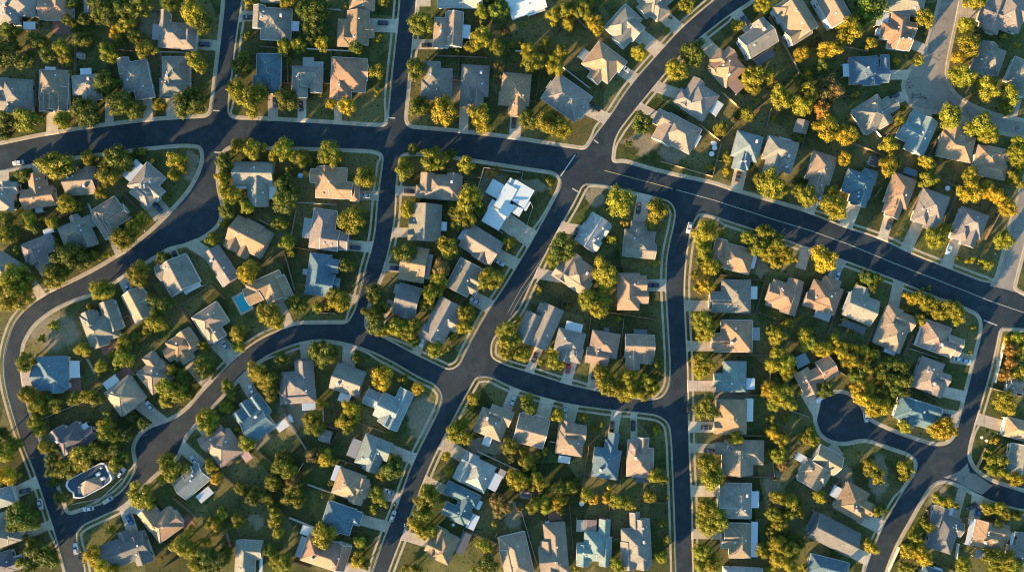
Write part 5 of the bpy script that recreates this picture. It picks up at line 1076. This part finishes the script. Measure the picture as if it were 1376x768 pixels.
# ---------------------------------------------------------------- yard things
for e in [e for e in YARD.replace('\n', '').split(';') if e.strip()]:
    sname, kind, x, y, w_, h_, a, c = e.split(); w_, h_ = float(w_), float(h_)
    if w_ < 2: continue
    px, py = Q(sname, float(x), float(y)); X, Y = P(px, py, 1.0 if kind != 'pool' else 0); W_, H_ = w_*U, h_*U; ra = -math.radians(float(a))
    hi = near_house(px, py)[0]; where = f'{direc(px, py, hi)} {hphrase(hi)}'
    if kind == 'shed':
        root = link('garden_shed', None, None, (X, Y, ZL), ra); b = MB(); g_ = MB()
        b.box(0, 0, 1.05, W_-0.3, H_-0.3, 2.1); roof_block(g_, MB(), 0, 0, W_, H_, 'gx' if W_ >= H_ else 'gy', 2.25, 0.35)
        o = g_.build('roof', [M['shingle'], M['ridge'], M['wall']], root); o.color = (*COL[c], 1)
        o2 = b.build('wall', [M['wall']], root); o2.color = (0.45,0.42,0.38,1); o.data.materials[2] = M['wall']
        o3 = link('front_door', FDOOR, root, (0, -(H_-0.3)/2 - 0.03, 0), 0); o3.color = (0.4,0.38,0.35,1); o3.scale = (0.9, 1, 0.9)
        tag(root, unique(f"small {CNAME.get(c, 'dark')} garden shed", where), 'shed', 'garden sheds')
    elif kind == 'trampoline':
        R = max(W_/2, 0.9)*1.15; root = link('trampoline', None, None, (X, Y, ZL)); b = MB(); b.cyl(0,0,0.72,0.76,R*0.86,R*0.86,20)
        o = b.build('mat', [M['cloth']], root); o.color = (*((0.08,0.30,0.5) if c == 'B' else (0.55,0.56,0.56)), 1)
        b = MB(); n = 20; vs = [(rr*math.cos(2*PI*i/n), rr*math.sin(2*PI*i/n), z) for rr, z in ((R*0.86,0.78),(R,0.78),(R,0.68)) for i in range(n)]
        b.add(vs, [(i,(i+1)%n,n+(i+1)%n,n+i) for i in range(n)] + [(n+i,n+(i+1)%n,2*n+(i+1)%n,2*n+i) for i in range(n)])
        o = b.build('rim', [M['cloth']], root); o.color = (0.10,0.35,0.55,1) if c == 'B' else (0.6,0.6,0.6,1)
        for k in range(4):
            b = MB(); an = k*PI/2 + .4; b.cyl(R*.93*math.cos(an), R*.93*math.sin(an), 0, 0.7, 0.04, 0.04, 6); b.build('leg', [M['vent']], root)
        tag(root, unique(f"round {'blue' if c == 'B' else 'pale'} trampoline", where), 'trampoline', 'round trampolines')
    elif kind == 'table':
        R = max(W_/2, 0.6); root = link('garden_table', None, None, (X, Y, ZL)); b = MB(); b.cyl(0,0,0.70,0.75,R,R,18); o = b.build('tabletop', [M['trim']], root)
        b = MB(); b.cyl(0,0,0.04,0.70,0.05,0.05,8); b.cyl(0,0,0,0.04,0.3,0.26,12); b.build('pedestal', [M['vent']], root)
        tag(root, unique('round white garden table', where), 'table', 'round garden tables')
    elif kind == 'mailbox':
        root = link('mailbox', None, None, (X, Y, ZK)); b = MB(); b.box(0,0,0.5,0.1,0.1,1.0); b.build('post', [M['bark']], root)
        b = MB(); b.box(0,0,1.12,0.28,0.55,0.24); b.cyl(0,0,1.24,1.32,0.14,0.1,8); b.build('box', [M['trim']], root)
        tag(root, unique('small pale mailbox', where), 'mailbox', 'mailboxes along the kerbs')
    elif kind in ('pool', 'pond'):
        root = link('swimming_pool' if kind == 'pool' else 'garden_pond', None, None, (X, Y, ZL), ra)
        b = MB()
        for (cx_, cy_, ww, hh) in ((0,-H_/2,W_+0.8,0.8),(0,H_/2,W_+0.8,0.8),(-W_/2,0,0.8,H_-0.8),(W_/2,0,0.8,H_-0.8)): b.box(cx_, cy_, 0.03, ww, hh, 0.10)
        b.build('coping', [M['walk'] if kind == 'pool' else M['brick']], root)
        b = MB(); b.box(0,0,-0.01,W_-0.8,H_-0.8,0.06); b.build('water', [M['water'] if kind == 'pool' else M['pondwater']], root)
        if kind == 'pool':
            b = MB()
            for sx in (-0.25, 0.25): b.beam((sx, H_/2-0.2, 0.08), (sx, H_/2-0.2, 0.8), 0.05, 0.05); b.beam((sx, H_/2-0.2, 0.8), (sx, H_/2-0.9, 0.5), 0.05, 0.05)
            b.build('ladder', [M['vent']], root)
        tag(root, ('blue rectangular swimming pool' if kind == 'pool' else 'dark garden pond') + ' ' + where, 'pool' if kind == 'pool' else 'pond')
    elif kind == 'trailer':
        root = link('covered_trailer', None, None, (X, Y, ZD if on_block(px, py) else 0.01), ra); b = MB(); hw_ = H_/2
        prof = [(-W_/2, 0.9, 1.0), (-W_/4, 1.0, 1.25), (W_/6, 0.9, 1.2), (W_/2, 0.3, 0.85)]; vs = []
        for xx, k_, z in prof: vs += [(xx,-hw_*k_,0.5),(xx,-hw_*k_*0.85,z),(xx,hw_*k_*0.85,z),(xx,hw_*k_,0.5)]
        fs = [(i*4+j, i*4+4+j, i*4+5+j, i*4+j+1) for i in range(3) for j in range(3)] + [(i*4+3, i*4+7, i*4+4, i*4) for i in range(3)] + [(0,1,2,3),(15,14,13,12)]
        b.add(vs, [f[::-1] for f in fs]); o = b.build('cover', [M['cloth']], root); o.color = (0.62,0.63,0.64,1) if c == 'w' else (0.45,0.33,0.22,1)
        b = MB(); b.beam((W_/2-0.3,0,0.45),(W_/2+0.9,0,0.42),0.1,0.1); b.box(0,0,0.44,W_*0.8,hw_*1.2,0.08); b.build('chassis', [M['tyre']], root)
        for sy in (-1, 1): link('wheel', CARP[3], root, (-0.2, sy*hw_*0.75, 0.33))
        tag(root, unique(f"{'white' if c == 'w' else 'tan'} covered trailer", where), 'trailer', 'covered trailers')
print('HOUSES', len(HOUSES), 'TREES', len(trees))
from collections import Counter
print(Counter(o.name.split('.')[0] for o in C.objects if o.parent is None))
